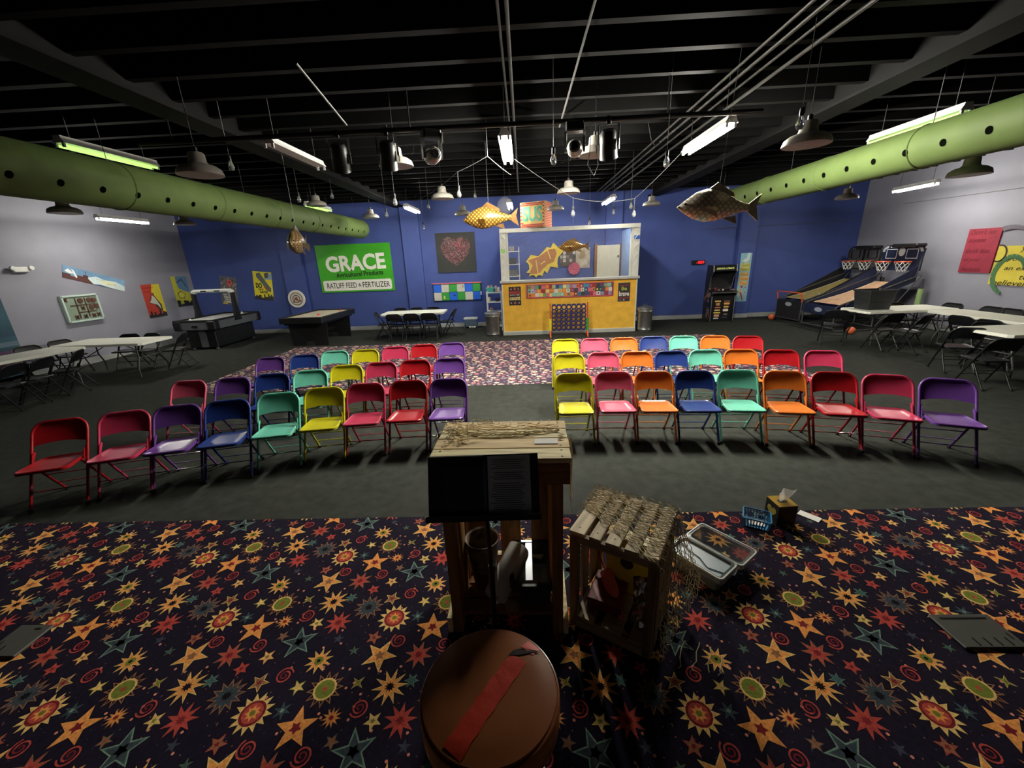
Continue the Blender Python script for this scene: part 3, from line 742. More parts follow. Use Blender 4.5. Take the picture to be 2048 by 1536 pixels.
MB().prism(rrect(-.1, .70, .1, .75, .02), -L/2-.012, -L/2+.01).build('goal_slot', M_dark, t)
MB().tube([(-W/2-.03, -L/2+.15, .7), (-W/2, -L/2+.15, .7)], .02, 10).build('score_bead', M_white, t)

# ================================================================ arcade cabinet
M_arc = mat('arcade_black', (22, 22, 25), .4, var=.15)
pa = fl(1407, 639); t = thing('arcade_cabinet', 'black upright arcade cabinet beside the good news poster', 'arcade machine', (6.1, 12.86, 0), math.radians(-3))
side = [(-.33, 0), (.3, 0), (.3, 1.2), (.24, 1.68), (-.2, 1.68), (-.24, 1.5), (-.08, 1.32), (-.0, 1.0), (-.28, .93), (-.38, .9), (-.38, .82), (-.31, .78)]
for sx in (-1, 1):
    sp = MB().prism(side, sx*.335-.012, sx*.335+.012, plane='yz').build('side_panel', M_arc, t)
    MB().tube([(sx*.335, y-.004 if y < 0 else y, z) for y, z in ((-.2, 1.69), (-.245, 1.5), (-.085, 1.32), (-.005, 1.0))], .009, 6).build('edge_trim', M_steel, sp)
    MB().tube([(sx*.335, -.335, .02), (sx*.335, -.315, .78)], .009, 6).build('edge_trim', M_steel, sp)
MB().box((0, -.28, .4), (.65, .03, .78)).build('front_panel', M_arc, t)
MB().box((0, .27, .82), (.65, .04, 1.6)).build('back_panel', M_arc, t)
MB().box((0, -.0, 1.66), (.65, .42, .03)).build('roof_panel', M_arc, t)
mq = MB().box((0, -.215, 1.585), (.65, .02, .15)).build('marquee', M_arc, t)
text(mq, 'LEGENDS ULTIMATE', 0, 1.585, .5, .05, mat('marquee_print', (200, 205, 120), .5, emit=(190, 200, 110), estr=.5, var=0), y=-.228, bold=.01)
M2 = Matrix.Rotation(math.radians(-18), 3, 'X')
sc = MB().box((0, .06, 1.17), (.64, .03, .5), M=M2).build('screen_bezel', M_arc, t)
MB().box((0, .038, 1.17), (.5, .012, .36), M=M2).build('screen', mat('screen_off', (34, 34, 36), .15, var=.02), sc)
cp = MB().box((0, -.19, .915), (.74, .4, .07), M=Matrix.Rotation(math.radians(8), 3, 'X'), bev=.01).build('control_panel', M_arc, t)
MB().box((0, -.395, .885), (.76, .012, .03)).build('panel_edge', M_steel, cp)
for x in (-.22, .22):
    MB().tube([(x, -.2, .94), (x, -.2, 1.0)], .006, 6).sphere((x, -.2, 1.01), .018).build('joystick', M_redp if x < 0 else M_steel, cp)
    for i in range(6): MB().lathe([(0, 0), (.014, 0), (.012, .012), (0, .012)], 10, c=(x+.06+.035*(i % 3), -.22+.05*(i//3), .945)).build('button', M_white if i % 2 else M_redp, cp)
MB().sphere((0, -.22, .95), .028).build('trackball', M_white, cp)
LOGO = [(-.14, .62, .18, .045, (214, 168, 92)), (-.13, .53, .12, .08, (188, 140, 90)), (-.13, .43, .17, .04, (190, 110, 84)), (-.135, .35, .17, .04, (222, 196, 120)), (-.14, .27, .2, .035, (230, 208, 96)), (-.14, .185, .16, .07, (214, 160, 130)), (-.15, .1, .15, .035, (200, 205, 205)),
        (.13, .62, .18, .035, (130, 90, 80)), (.13, .545, .17, .06, (220, 160, 76)), (.12, .45, .15, .05, (226, 180, 84)), (.11, .35, .16, .075, (228, 218, 200)), (.12, .22, .12, .06, (120, 92, 92)), (.1, .125, .16, .03, (70, 74, 92))]
lp_ = MB(); cols = []
for x, z, w, h, c in LOGO:
    if c not in cols: cols.append(c)
    lp_.poly(rrect(x-w/2, z-h/2, x+w/2, z+h/2, h*.35, 3), -.297, cols.index(c))
lp_.build('print', [flat(c) for c in cols], t)['kind'] = 'stuff'
sg = MB(); cols = [(150, 84, 66), (120, 124, 130), (90, 40, 40), (170, 130, 96)]
rr = random.Random(5)
for i in range(34):
    y, z = rr.uniform(-.26, .26), rr.uniform(.05, 1.0); a = rr.uniform(.02, .07)
    sg.add([(-.3485, y+a*math.cos(k*2*PI/7)*rr.uniform(.5, 1.2), z+a*1.4*math.sin(k*2*PI/7)*rr.uniform(.5, 1.2)) for k in range(7)], [tuple(range(7))], i % 4)
sg.build('print', [flat(c) for c in cols], t)['kind'] = 'stuff'

# ================================================================ digital clock
c = atx(0, 0, 1) if False else Vector((5.52, WY-.03, 1.77))
t = thing('digital_clock', 'black wall clock with red digits above the arcade cabinet', 'clock', c)
MB().box((0, 0, 0), (.4, .05, .13), bev=.008).build('case', M_dark, t)
text(t, '-959', .055, 0, .24, .085, mat('red_digit', (255, 40, 40), .4, var=0, emit=(255, 30, 40), estr=1.2), y=-.028, bold=.02)

# ================================================================ basketball arcade games
M_navy = mat('navy_vinyl', (26, 34, 62), .5, var=.12)
M_court = mat('court_print', (196, 158, 126), .5, var=.25, scale=5, stretch=(6, 1, 1))
M_gcourt = mat('gold_court_print', (156, 140, 84), .5, var=.3, scale=5, stretch=(6, 1, 1))
M_orange = mat('orange_rim', (206, 84, 52), .4, var=.05)
M_net = mat('white_net', (220, 220, 216), .7, var=.05)
def hoops(label, loc, rz, court, board, cloth, L=2.05, W=1.15, top=2.0, clear=False, pad=False, red=False):
    t = thing('basketball_game', label, 'arcade machine', loc, rz)      # local -y is the player's end
    y0, y1 = -L/2, L/2
    zc = lambda y: .62+(y-y0)/(L)*.62
    n = 10; vs = []; fs = []
    for i in range(n+1):
        y = y0+.18+(L-.5)*i/n; s = .04*math.sin(PI*i/n)
        vs += [(-W/2+.06, y, zc(y)-s), (0, y, zc(y)-s*1.3), (W/2-.06, y, zc(y)-s)]
    for i in range(n): fs += [(3*i, 3*i+1, 3*i+4, 3*i+3), (3*i+1, 3*i+2, 3*i+5, 3*i+4)]
    ct = MB().add(vs, fs).build('court_sheet', court, t, True)
    ln = MB(); zz = lambda x, y: zc(y)+.004-.04*math.sin(PI*(y-y0-.18)/(L-.5))*(1+.3*(1-abs(x)/(W/2)))
    def strip(pts, w):
        for a, b in zip(pts[:-1], pts[1:]):
            d = Vector((b[0]-a[0], b[1]-a[1])).normalized(); q = Vector((-d.y, d.x))*w/2
            ln.add([(p[0]+s*q.x, p[1]+s*q.y, zz(p[0], p[1])) for p, s in ((a, 1), (a, -1), (b, -1), (b, 1))], [(0, 1, 2, 3)])
    ys = [y0+.2+(L-.54)*i/10 for i in range(11)]
    for sx in (-1, 1): strip([(sx*(W/2-.1), y) for y in ys], .022)
    strip([(.26*math.cos(a), y0+.55+.26*math.sin(a)) for a in [PI*i/12 for i in range(13)]], .022)
    strip([(-W/2+.1, y0+.55), (W/2-.1, y0+.55)], .02)
    ln.build('print', flat((226, 222, 214)), ct)['kind'] = 'stuff'
    for sx in (-1, 1):
        x = sx*W/2
        MB().tube([(x, y0, .12), (x, y0, .62), (x, y0+.05, .66), (x, y1-.28, zc(y1)+.06), (x, y1-.2, top-.1)], .02, 8).build('side_tube', M_wire, t, True)
        MB().tube([(x, y0+.02, .1), (x, y0+.06, .02), (x, y1-.1, .02), (x, y1-.05, .06), (x, y1-.05, zc(y1))], .02, 8).build('base_tube', M_wire, t, True)
        MB().tube([(x, y1-.12, zc(y1)+.1), (x, 0, .04)], .014, 8).build('brace_tube', M_wire, t, True)
        MB().prism([(y0+.15, .5), (y1-.25, zc(y1)-.05), (y1-.25, zc(y1)+.32), (y0+.3, .72)], x-.004, x+.004, plane='yz').build('side_net', cloth, t)
    fb = MB().box((0, y0-.005, .52), (W, .03, .24), bev=.01).build('front_apron', cloth, t)
    MB().disc(0, .52, .13, y0-.024, 0, 20, .06).build('print', flat((150, 156, 170)), fb)
    MB().tube([(-W/2, y0, .1), (W/2, y0, .1)], .018, 8).build('front_bar', M_wire, t)
    MB().tube([(-W/2, y1-.05, .1), (W/2, y1-.05, .1)], .018, 8).build('rear_bar', M_wire, t)
    # backboard
    yb_ = y1-.24; zb = zc(y1)+.2
    o = [(-W/2-.02, zb), (W/2+.02, zb), (W/2+.02, top-.16)]+arc_pts(W/2-.14, top-.16, .16, 0, PI/2, 5)+arc_pts(-W/2+.14, top-.16, .16, PI/2, PI, 5)
    if not clear:
        bb_ = MB().prism(o, yb_, yb_+.025).build('backboard', board, t)
        pr = MB()
        for x in (-.27, .27):
            for a, b in (((x-.14, zb+.3), (x+.14, zb+.3)), ((x-.14, zb+.52), (x+.14, zb+.52)), ((x-.14, zb+.3), (x-.14, zb+.52)), ((x+.14, zb+.3), (x+.14, zb+.52))):
                pr.rect(min(a[0], b[0])-.009, a[1]-.009, max(a[0], b[0])+.009, b[1]+.009, yb_-.004)
            pr.rect(x-.06, zb+.56, x+.06, zb+.59, yb_-.004)
        pr.disc(0, zb+.46, .085, yb_-.004, 0, 20, .11)
        pr.build('print', flat((222, 224, 226)), bb_)['kind'] = 'stuff'
        for sx in (-1, 1): MB().prism(arc_pts(sx*(W/2-.15), top-.17, .15, PI/2, PI/2-sx*PI/2, 6)+arc_pts(sx*(W/2-.15), top-.17, .09, PI/2-sx*PI/2, PI/2, 6), yb_-.008, yb_-.002).build('corner_pad', mat('silver_pad', (190, 194, 198), .4, var=.06), bb_)
    else:
        bb_ = MB().prism(o, yb_, yb_+.012).build('backboard', mat('clear_acrylic', (120, 118, 116), .1, var=0, trans=.6), t)
        for x in (-.27, .27):
            for a, b in (((x-.14, zb+.3), (x+.14, zb+.3)), ((x-.14, zb+.52), (x+.14, zb+.52)), ((x-.14, zb+.3), (x-.14, zb+.52)), ((x+.14, zb+.3), (x+.14, zb+.52))):
                MB().bar((a[0], yb_-.01, a[1]), (b[0], yb_-.01, b[1]), .025, .01).build('target_frame', M_dark, bb_)
        MB().tube([(p, yb_, q) for p, q in o], .02, 8, closed=True).build('board_frame', M_dark, bb_, True)
        MB().bar((0, yb_, zb), (0, yb_, top), .05, .04).build('board_mullion', M_dark, bb_)
    if pad: MB().tube([(W/2, y1-.05, .55), (W/2, y1-.05, 1.0)], .06, 14).build('foam_pad', mat('pale_green_foam', (150, 176, 120), .8, var=.1), t, True)
    if red:
        MB().tube([(-W/2, y0, .6), (-W/2, y0-.05, .84), (-W/2+.05, y0-.08, .87), (W/2-.05, y0-.08, .87), (W/2, y0-.05, .84), (W/2, y0, .6)], .018, 8).build('ball_guard', M_orange, t, True)
        MB().prism([(-W/2, .1), (W/2, .1), (W/2, .6), (-W/2, .6)], y0-.01, y0).build('front_net', cloth, t)
    MB().box((W*.22, yb_-.1, top-.02), (W*.62, .3, .09), bev=.03).build('score_hood', M_dark, t)
    for x in (-.27, .27):
        rm_ = MB().tube([(x+.16*math.cos(2*PI*i/20), yb_-.19+.16*math.sin(2*PI*i/20), zb+.22) for i in range(20)], .012, 6, closed=True).bar((x, yb_-.03, zb+.22), (x, yb_, zb+.22), .08, .03).build('rim', M_orange, t, True)
        nt = MB(); ns = 8
        for i in range(ns):
            for s in (-1, 1):
                pts = []
                for k in range(4):
                    r = .158-.028*k; a = 2*PI*(i+s*.5*k)/ns; pts.append((x+r*math.cos(a), yb_-.19+r*math.sin(a), zb+.21-.075*k))
                nt.tube(pts, .0055, 4)
        o_ = nt.build('net', M_net, rm_); o_['kind'] = 'stuff'
    return t
hoops('basketball arcade game with navy backboard and wood court near the grey wall', (8.86, 10.92, 0), math.radians(-86), M_court, M_navy, M_navy, top=2.07, L=2.15, W=1.06, pad=True)
hoops('basketball arcade game with clear backboard in front of the blue corner', (8.95, 12.25, 0), math.radians(-85), M_gcourt, M_dark, mat('black_mesh_cloth', (22, 22, 26), .6), top=2.05, clear=True, L=2.25, W=.98, red=True)
M_ball = mat('basketball_skin', (200, 96, 56), .6, var=.1, bump=.2, bscale=200)
def ball(x, y, z, label):
    t = thing('basketball', label, 'ball', (x, y, z))
    MB().sphere((0, 0, 0), .09, 0, 18, 12).build('skin', M_ball, t, True)
    for ax in range(2):
        pts = [(.0905*math.cos(a), .0905*math.sin(a)) for a in [2*PI*i/24 for i in range(24)]]
        MB().tube([(p[0], p[1], 0) if ax == 0 else (p[0], 0, p[1]) for p in pts], .003, 4, closed=True).build('seam', M_dark, t)
p = aty(1580, 625, 12.6); ball(7.62, 12.55, .09, 'orange basketball on the floor near the blue wall')
p = aty(1603, 590, 11.5); ball(7.35, 10.83, .76, 'orange basketball resting at the front of the clear backboard game') if False else None
p = aty(1712, 632, 10.0); ball(p.x, 10.05, .09, 'orange basketball lying under the table with the bin')

# ================================================================ black bin on the table
p = fl(1737, 610, .742)
t = thing('storage_bin', 'black plastic bin standing on the white table below the basketball game', 'bin', (7.75, 9.2, .742), .05)
def tub(h, w0, d0, w1, d1, th, r=.04, n=4):
    mb = MB(); rings = []
    for w, d, z in ((w0, d0, 0), (w1, d1, h), (w1+.03, d1+.03, h), (w1+.03, d1+.03, h-.03), (w1+.024, d1+.024, h-.03), (w1-.0, d1-.0, h-.01), (w1-2*th, d1-2*th, h-.002), (w0-2*th, d0-2*th, th)):
        rings.append([(x, y, z) for x, y in rrect(-w/2, -d/2, w/2, d/2, r, n)])
    m = len(rings[0]); vs = [q for rg in rings for q in rg]; fs = [tuple(reversed(range(m))), tuple(range((len(rings)-1)*m, len(rings)*m))]
    for k in range(len(rings)-1): fs += [(k*m+i, k*m+(i+1) % m, (k+1)*m+(i+1) % m, (k+1)*m+i) for i in range(m)]
    return mb.add(vs, fs)
tub(.42, .5, .38, .6, .46, .006).build('tub', mat('black_bin_plastic', (34, 36, 38), .45, var=.1), t)
for z in (.16, .26, .34): 
    k = (z/.42); w, d = .5+.1*k+.004, .38+.08*k+.004
    MB().tube([(x, y, z) for x, y in rrect(-w/2, -d/2, w/2, d/2, .04, 3)], .005, 5, closed=True).build('rib', MATS['black_bin_plastic'], t)
# ================================================================ things on the walls
def panel(name, label, cat, w, h, loc, rz, m, th=.02, rot=0.0, edge=True):
    t = thing(name, label, cat, loc, rz)
    if rot: t.rotation_euler = (0, rot, rz)
    MB().box((0, th/2, 0), (w, th, h)).build('board', m, t)
    return t
def prints(t, shapes, y=-.002):
    """shapes: (colour, polygon) drawn back to front as thin print"""
    cols = []; mb = MB()
    for i, (c, pl) in enumerate(shapes):
        if c not in cols: cols.append(c)
        mb.poly(pl, y-.0006*i, cols.index(c))
    o = mb.build('print', [flat(c) for c in cols], t); o['kind'] = 'stuff'
    return o
R4 = lambda x0, z0, x1, z1: [(x0, z0), (x1, z0), (x1, z1), (x0, z1)]
# --- big green sign
M_sg = mat('sign_green', (70, 168, 48), .3, var=.06, scale=3)
t = panel('wall_sign', 'large green sign with white GRACE lettering on the blue wall', 'sign', 2.42, 1.48, (-5.42, WY-.03, 2.01), 0, M_sg, .03)
M_sw = mat('sign_white', (238, 238, 230), .35, var=.03); M_sk = mat('sign_black', (20, 22, 20), .5, var=.05)
text(t, 'GRACE', .03, .17, 1.95, .5, M_sw, y=-.004, bold=.035, rot=.035)
text(t, 'Agricultural Products', .12, -.2, 1.55, .19, M_sk, y=-.004, bold=.02, rot=.035)
MB().prism(rrect(-1.13, -.69, 1.13, -.36, .06), -.006, .0).build('name_plate', M_sw, t)
text(t, 'RATLIFF FEED', -.52, -.525, .98, .17, M_sk, y=-.008, bold=.008)
text(t, '&', .075, -.525, .1, .1, M_sk, y=-.008, bold=.008)
text(t, 'FERTILIZER', .62, -.525, .9, .17, M_sk, y=-.008, bold=.008)
# --- black heart picture made of coloured strings
t = panel('heart_picture', 'black square board with a string art heart', 'picture', 1.24, 1.2, (-2.12, WY-.03, 2.36), 0, mat('heart_board', (46, 48, 46), .8, var=.1), .03)
def heart_in(x, z): 
    X, Z = x/.42, (z+.02)/.4; return (X*X+Z*Z-1)**3-X*X*Z*Z*Z < 0
rr = random.Random(2); hs = [MB(), MB(), MB()]
for i in range(1500):
    x, z = rr.uniform(-.52, .52), rr.uniform(-.52, .5)
    a = rr.uniform(1.9, 2.7) if rr.random() < .7 else rr.uniform(.3, 1.2); l = rr.uniform(.03, .07)
    x2, z2 = x+l*math.cos(a), z+l*math.sin(a)
    if not (heart_in(x, z) and heart_in(x2, z2)): continue
    q = Vector((-math.sin(a), math.cos(a)))*.0028
    hs[i % 3].poly([(x+q.x, z+q.y), (x2+q.x, z2+q.y), (x2-q.x, z2-q.y), (x-q.x, z-q.y)], -.003-.00001*(i % 50))
for h, c in zip(hs, ((168, 72, 90), (156, 138, 138), (140, 50, 68))):
    o = h.build('print', flat(c), t); o['kind'] = 'stuff'
# --- checkered board of twelve squares
t = thing('checkered_board', 'wall board of blue, green and grey squares under a pink rail', 'board', (-2.17, WY-.05, 1.14))
QC = ['b w g w b g', 'w g b g w b']; qm = {'b': mat('square_blue', (38, 104, 220), .5, var=.04), 'w': mat('square_grey', (196, 196, 184), .6, var=.05), 'g': mat('square_green', (56, 156, 66), .5, var=.04)}
MB().box((0, .035, 0), (1.6, .02, .58)).build('backing', mat('board_navy', (30, 44, 90), .6), t)
for r in range(2):
    for c, ch in enumerate(QC[r].split()):
        MB().box((-.64+c*.256, .012, .13-r*.262), (.25, .03, .256), bev=.006).build('square', qm[ch], t)
MB().box((0, .0, .285), (1.62, .05, .03)).build('rail', mat('pink_rail', (214, 110, 120), .5, var=.06), t)
for x, z, w, h, c in ((.2, .17, .03, .07, (120, 112, 104)), (-.43, -.16, .05, .1, (230, 214, 130)), (.78, -.06, .03, .11, (232, 234, 236)), (-.09, -.1, .07, .03, (20, 40, 90))):
    MB().box((x, -.006, z), (w, .006, h)).build('sticker', flat(c), t)
# --- dartboard on the pilaster
t = thing('dartboard', 'round white rimmed target board on the blue pilaster', 'dartboard', (-7.47, WY-.135, 1.12))
MB().lathe([(0, .0), (.285, .0), (.285, -.02), (.275, -.03), (.22, -.028), (0, -.028)], 40, axis='y').build('disc', mat('target_white', (226, 222, 212), .5, var=.05), t, True)
for i, (r, c) in enumerate(((.21, (70, 76, 72)), (.185, (212, 206, 194)), (.13, (90, 88, 84)), (.1, (206, 200, 190)), (.05, (160, 60, 44)))):
    MB().disc(0, 0, r, -.03-.0008*i, 0, 32).build('print', flat(c), t)
rr = random.Random(4); mb = MB()
for i in range(16):
    a, d = rr.uniform(0, 6.28), rr.uniform(.03, .17); mb.disc(d*math.cos(a), d*math.sin(a), rr.uniform(.012, .035), -.035-.0002*i, i % 3, 7)
mb.build('print', [flat((176, 70, 40)), flat((120, 70, 50)), flat((70, 90, 60))], t)['kind'] = 'stuff'
# --- posters at the far corner
def skyline(x0, x1, z0, z1, n, seed):
    r = random.Random(seed); pts = [(x0, z0)]
    for i in range(n): 
        x = x0+(x1-x0)*i/n; h = z0+(z1-z0)*r.uniform(.3, 1); pts += [(x, h), (x+(x1-x0)/n, h)]
    return pts+[(x1, z0)]
white = mat('poster_paper', (214, 212, 202), .6, var=.04)
t = panel('poster', 'yellow poster reading do what it says with a skateboard', 'poster', .62, .9, (-8.58, WY-.012, 1.57), 0, mat('poster_yellow', (226, 212, 56), .55, var=.05), .006, rot=.12)
prints(t, [((150, 175, 190), [(.05, .2), (.31, .22), (.31, .42), (.12, .38)]), ((92, 100, 100), [(-.2, .38), (-.08, .42), (.1, .14), (.26, -.06), (.24, -.18), (.12, -.16), (-.02, .06), (-.2, .28)]),
           ((80, 84, 84), [(.06, .4), (.2, .44), (.2, .28), (.08, .24)]), ((52, 50, 48), skyline(-.31, .31, -.45, -.25, 14, 3)), ((160, 80, 60), [(.05, .02), (.16, -.12), (.1, -.14), (.01, -.02)])])
text(t, 'DO', -.14, .0, .2, .17, M_sk, y=-.006, bold=.04); text(t, 'WHAT', -.08, -.12, .2, .05, M_sk, y=-.006, bold=.02); text(t, 'SAYS', .0, -.2, .26, .08, M_sk, y=-.006, bold=.03)
t = panel('poster', 'grey city poster with a red map pin beside the arch', 'poster', .56, .92, (-9.77, WY-.012, 1.45), 0, mat('poster_citygrey', (96, 98, 104), .6, var=.2, scale=14), .006, rot=.16)
sh = []; rr = random.Random(9)
for i in range(26):
    x = rr.uniform(-.26, .24); z = rr.uniform(.0, .42); a = rr.uniform(.9, 1.5); l = rr.uniform(.06, .16); q = (math.cos(a)*l, math.sin(a)*l)
    sh.append((rr.choice([(140, 138, 134), (56, 58, 64), (170, 166, 158), (120, 104, 92)]), [(x-q[0]*.4, z-q[1]*.4), (x+.03-q[0]*.4, z-q[1]*.4), (x+.03+q[0]*.4, z+q[1]*.4), (x+q[0]*.4, z+q[1]*.4)]))
sh += [((214, 96, 80), [(.05+.0, .1), (.13, .24)]+arc_pts(.05, .28, .09, -.3, PI+.3, 10)+[(-.03, .24)]), ((70, 40, 40), arc_pts(.05, .29, .035, 0, 2*PI, 10)[:-1])]
prints(t, sh)
for i, (s, w) in enumerate((('THAT', .22), ('GET OUT', .34), ('NEVER', .3), ('GOES', .26), ('HERE', .3))): text(t, s, (-.02 if i else .06), -.06-.075*i, w, .058, M_sw, y=-.02, bold=.03)
prints(t, [((226, 206, 90), R4(-.22, -.44, -.06, -.4)), ((226, 206, 90), R4(.1, -.44, .24, -.4))], -.018)
t = panel('poster', 'light blue good news poster on the blue pilaster', 'poster', .34, 1.48, (6.94, WY-.135, 1.26), 0, mat('poster_sky', (138, 190, 204), .5, var=.08, scale=3), .006)
prints(t, [((214, 220, 222), [(-.12, .5), (.02, .46), (.1, .52), (.12, .74), (.03, .74), (.02, .6), (-.06, .55)]), ((176, 196, 190), [(-.16, -.3), (-.02, -.36), (.06, -.46), (-.1, -.6), (-.17, -.5)]),
           ((170, 60, 70), [(.02, -.7), (.06, -.7), (-.02, -.46), (-.08, -.44)]), ((214, 176, 84), star(-.06, -.4, .07, .03, 6)), ((170, 60, 70), star(-.03, -.28, .05, .03, 7)), ((190, 186, 180), R4(.08, -.62, .095, -.32)), ((190, 120, 110), star(.09, -.3, .04, .02, 6)), ((190, 120, 110), star(.09, -.46, .035, .02, 6))])
M_gold = mat('letters_olive', (150, 140, 36), .6, var=.05); M_olv = mat('letters_orange', (200, 120, 40), .6, var=.05)
for s, z, w, m in (('Good', .38, .24, M_gold), ('News!', .26, .26, M_gold), ('God', .1, .22, M_olv), ('Loves', -.03, .26, M_olv), ('You!', -.17, .24, M_olv)):
    MB().poly(rrect(-w/2-.02, z-.06, w/2+.02, z+.06, .04), -.009).build('print', flat((206, 204, 120) if m is M_gold else (222, 190, 120)), t)
    text(t, s, 0, z, w, .1, m, y=-.012, bold=.02)

# ================================================================ picture wall
LR = math.radians(90)
def lw(y, z, d=.01): return (XL+d, y, z)
t = panel('banner', 'long slanted banner with castle towers and clouds', 'banner', 1.47, .3, lw(10.26, 2.03), LR, mat('banner_blue', (112, 150, 184), .55, var=.25, scale=2.2), .006)
t.rotation_euler = Matrix.Rotation(LR, 3, 'Z').to_4x4().__matmul__(Matrix.Rotation(math.radians(17.5), 4, 'Y')).to_euler()
prints(t, [((206, 222, 222), [(-.2, -.02), (.0, .06), (.2, .02), (.5, .05), (.73, -.02), (.73, -.15), (-.05, -.15)]), ((220, 224, 190), [(.1, -.02), (.3, .03), (.5, -.02), (.42, -.1), (.15, -.1)]), ((70, 100, 140), [(-.05, -.15), (.1, -.12), (.3, -.14), (.5, -.15)]),
           ((84, 48, 44), [(-.735, -.15), (-.735, -.03), (-.58, -.03), (-.55, -.07), (-.45, -.07), (-.44, -.02), (-.3, -.02), (-.29, .03), (-.18, .03), (-.18, -.05), (-.06, -.15)]), ((232, 236, 236), [(-.7, .02), (-.62, .09), (-.55, .04), (-.5, .0), (-.6, -.02)]), ((232, 236, 236), [(-.56, .1), (-.5, .08), (-.42, -.06), (-.44, -.1), (-.48, -.06)]),
           ((60, 74, 90), [(-.235, .03), (-.225, .03), (-.23, .12), (-.25, .1)])])
text(t, 'of the', .1, -.0, .2, .035, flat((150, 150, 140)), y=-.01); text(t, 'your life', .38, -.06, .24, .04, flat((130, 134, 120)), y=-.01)
t = thing('framed_game', 'pale green framed tic tac toe board', 'picture', lw(9.67, 1.36, .0), LR)
w, h = .84, .64
MB().box((0, -.03, 0), (w-.04, .06, h-.04)).build('board', mat('game_board', (128, 144, 128), .7, var=.08), t)
M_mint = mat('mint_frame', (186, 206, 198), .45, var=.05)
for sx in (-1, 1): MB().box((sx*(w/2-.02), -.045, 0), (.045, .09, h), bev=.008).build('frame_side', M_mint, t)
for sz in (-1, 1): MB().box((0, -.045, sz*(h/2-.02)), (w, .09, .045), bev=.008).build('frame_rail', M_mint, t)
M_br = mat('brown_wood_piece', (84, 56, 46), .7, var=.15)
for a, b in (((-.12, .25), (-.12, -.24)), ((.1, .24), (.1, -.22)), ((-.26, .08), (.3, .08)), ((-.1, -.09), (.3, -.09))): MB().bar((a[0], -.068, a[1]), (b[0], -.068, b[1]), .022, .016, up=(0, 1, 0)).build('grid_stick', M_br, t)
for x, z in ((-.01, .18), (.2, .18), (.3, .17), (.33, .02), (.2, .0)): MB().lathe([(0, -.062), (.062, -.062), (.062, -.078), (0, -.078)], 14, axis='y', c=(x, 0, z)).build('round_piece', M_br, t)
for x, z in ((-.34, .22), (0, .0), (-.2, -.2), (0, -.2), (.2, -.2), (.32, -.19)):
    cr = MB()
    for a in (PI/4, -PI/4): cr.bar((x-.055*math.cos(a), -.07, z-.055*math.sin(a)), (x+.055*math.cos(a), -.07, z+.055*math.sin(a)), .03, .016, up=(0, 1, 0))
    cr.build('cross_piece', M_br, t)
t = panel('poster', 'red and yellow poster with a white wolf', 'poster', .6, .95, lw(11.72, 1.33), LR, mat('poster_red', (186, 66, 52), .55, var=.1), .006, rot=.0)
prints(t, [((214, 200, 60), [(.05, .47), (.3, .47), (.3, -.4), (.18, -.3), (.08, .1), (-.02, .25)]), ((40, 38, 40), skyline(-.3, .3, -.475, -.28, 10, 8)), ((70, 60, 56), [(-.06, .2), (.02, .16), (.2, -.12), (.2, -.3), (.1, -.3), (-.02, -.1), (-.18, -.06), (-.1, .08)]), ((206, 202, 190), [(-.04, .17), (.04, .1), (.14, -.12), (.16, -.26), (.06, -.12), (-.16, -.04), (-.08, .06)]),
           ((40, 38, 40), [(.0, .19), (.02, .24), (.05, .18)])])
text(t, 'BUT THOSE WHO', -.1, .38, .36, .035, flat((120, 30, 30)), y=-.008); text(t, 'HOPE', -.16, .27, .2, .035, flat((120, 30, 30)), y=-.008)
t = panel('poster', 'blue and yellow poster in the corner behind the arch', 'poster', .58, .93, lw(12.79, 1.52), LR, mat('poster_olive', (196, 192, 66), .55, var=.1), .006, rot=.0)
prints(t, [((92, 130, 164), [(-.12, .46), (.29, .46), (.29, -.05), (.1, .0), (-.1, .1), (-.14, .3)]), ((40, 40, 50), skyline(-.29, .29, -.465, -.26, 9, 2)), ((60, 74, 90), [(-.1, .3), (.1, .4), (.25, .1), (.2, .12), (.08, .34), (-.1, .26)]), ((90, 90, 50), [(-.2, -.05), (-.05, .02), (.12, -.1), (.02, -.24), (-.16, -.2)]), ((206, 202, 80), [(-.17, -.07), (-.05, -.01), (.09, -.1), (.01, -.21), (-.14, -.18)])])
t = thing('emergency_light', 'white two headed emergency light on the picture wall', 'light', (XL+.0, 8.72, 2.3), LR)
MB().box((0, -.04, 0), (.28, .08, .11), bev=.012).build('battery_box', M_white, t)
for s in (-1, 1): MB().lathe([(0, -.14), (.045, -.135), (.05, -.1), (.03, -.06), (0, -.06)], 14, axis='y', c=(s*.17, .02, .03)).build('lamp_head', M_white, t, True)
t = thing('teal_mural', 'dark teal painted mural on the wall beside the crosswise table', 'mural', (XL+.004, 6.7, 0), LR)
MB().box((0, -.006, 1.1), (3.0, .012, 2.2)).build('board', mat('teal_paint', (44, 78, 92), .6, var=.3, scale=2), t)
for z, c in ((.62, (110, 84, 118)), (.8, (86, 104, 118)), (1.0, (40, 66, 84)), (.36, (96, 52, 74))): MB().rect(-1.49, z-.05, 1.49, z+.05, -.014).build('print', flat(c), t)

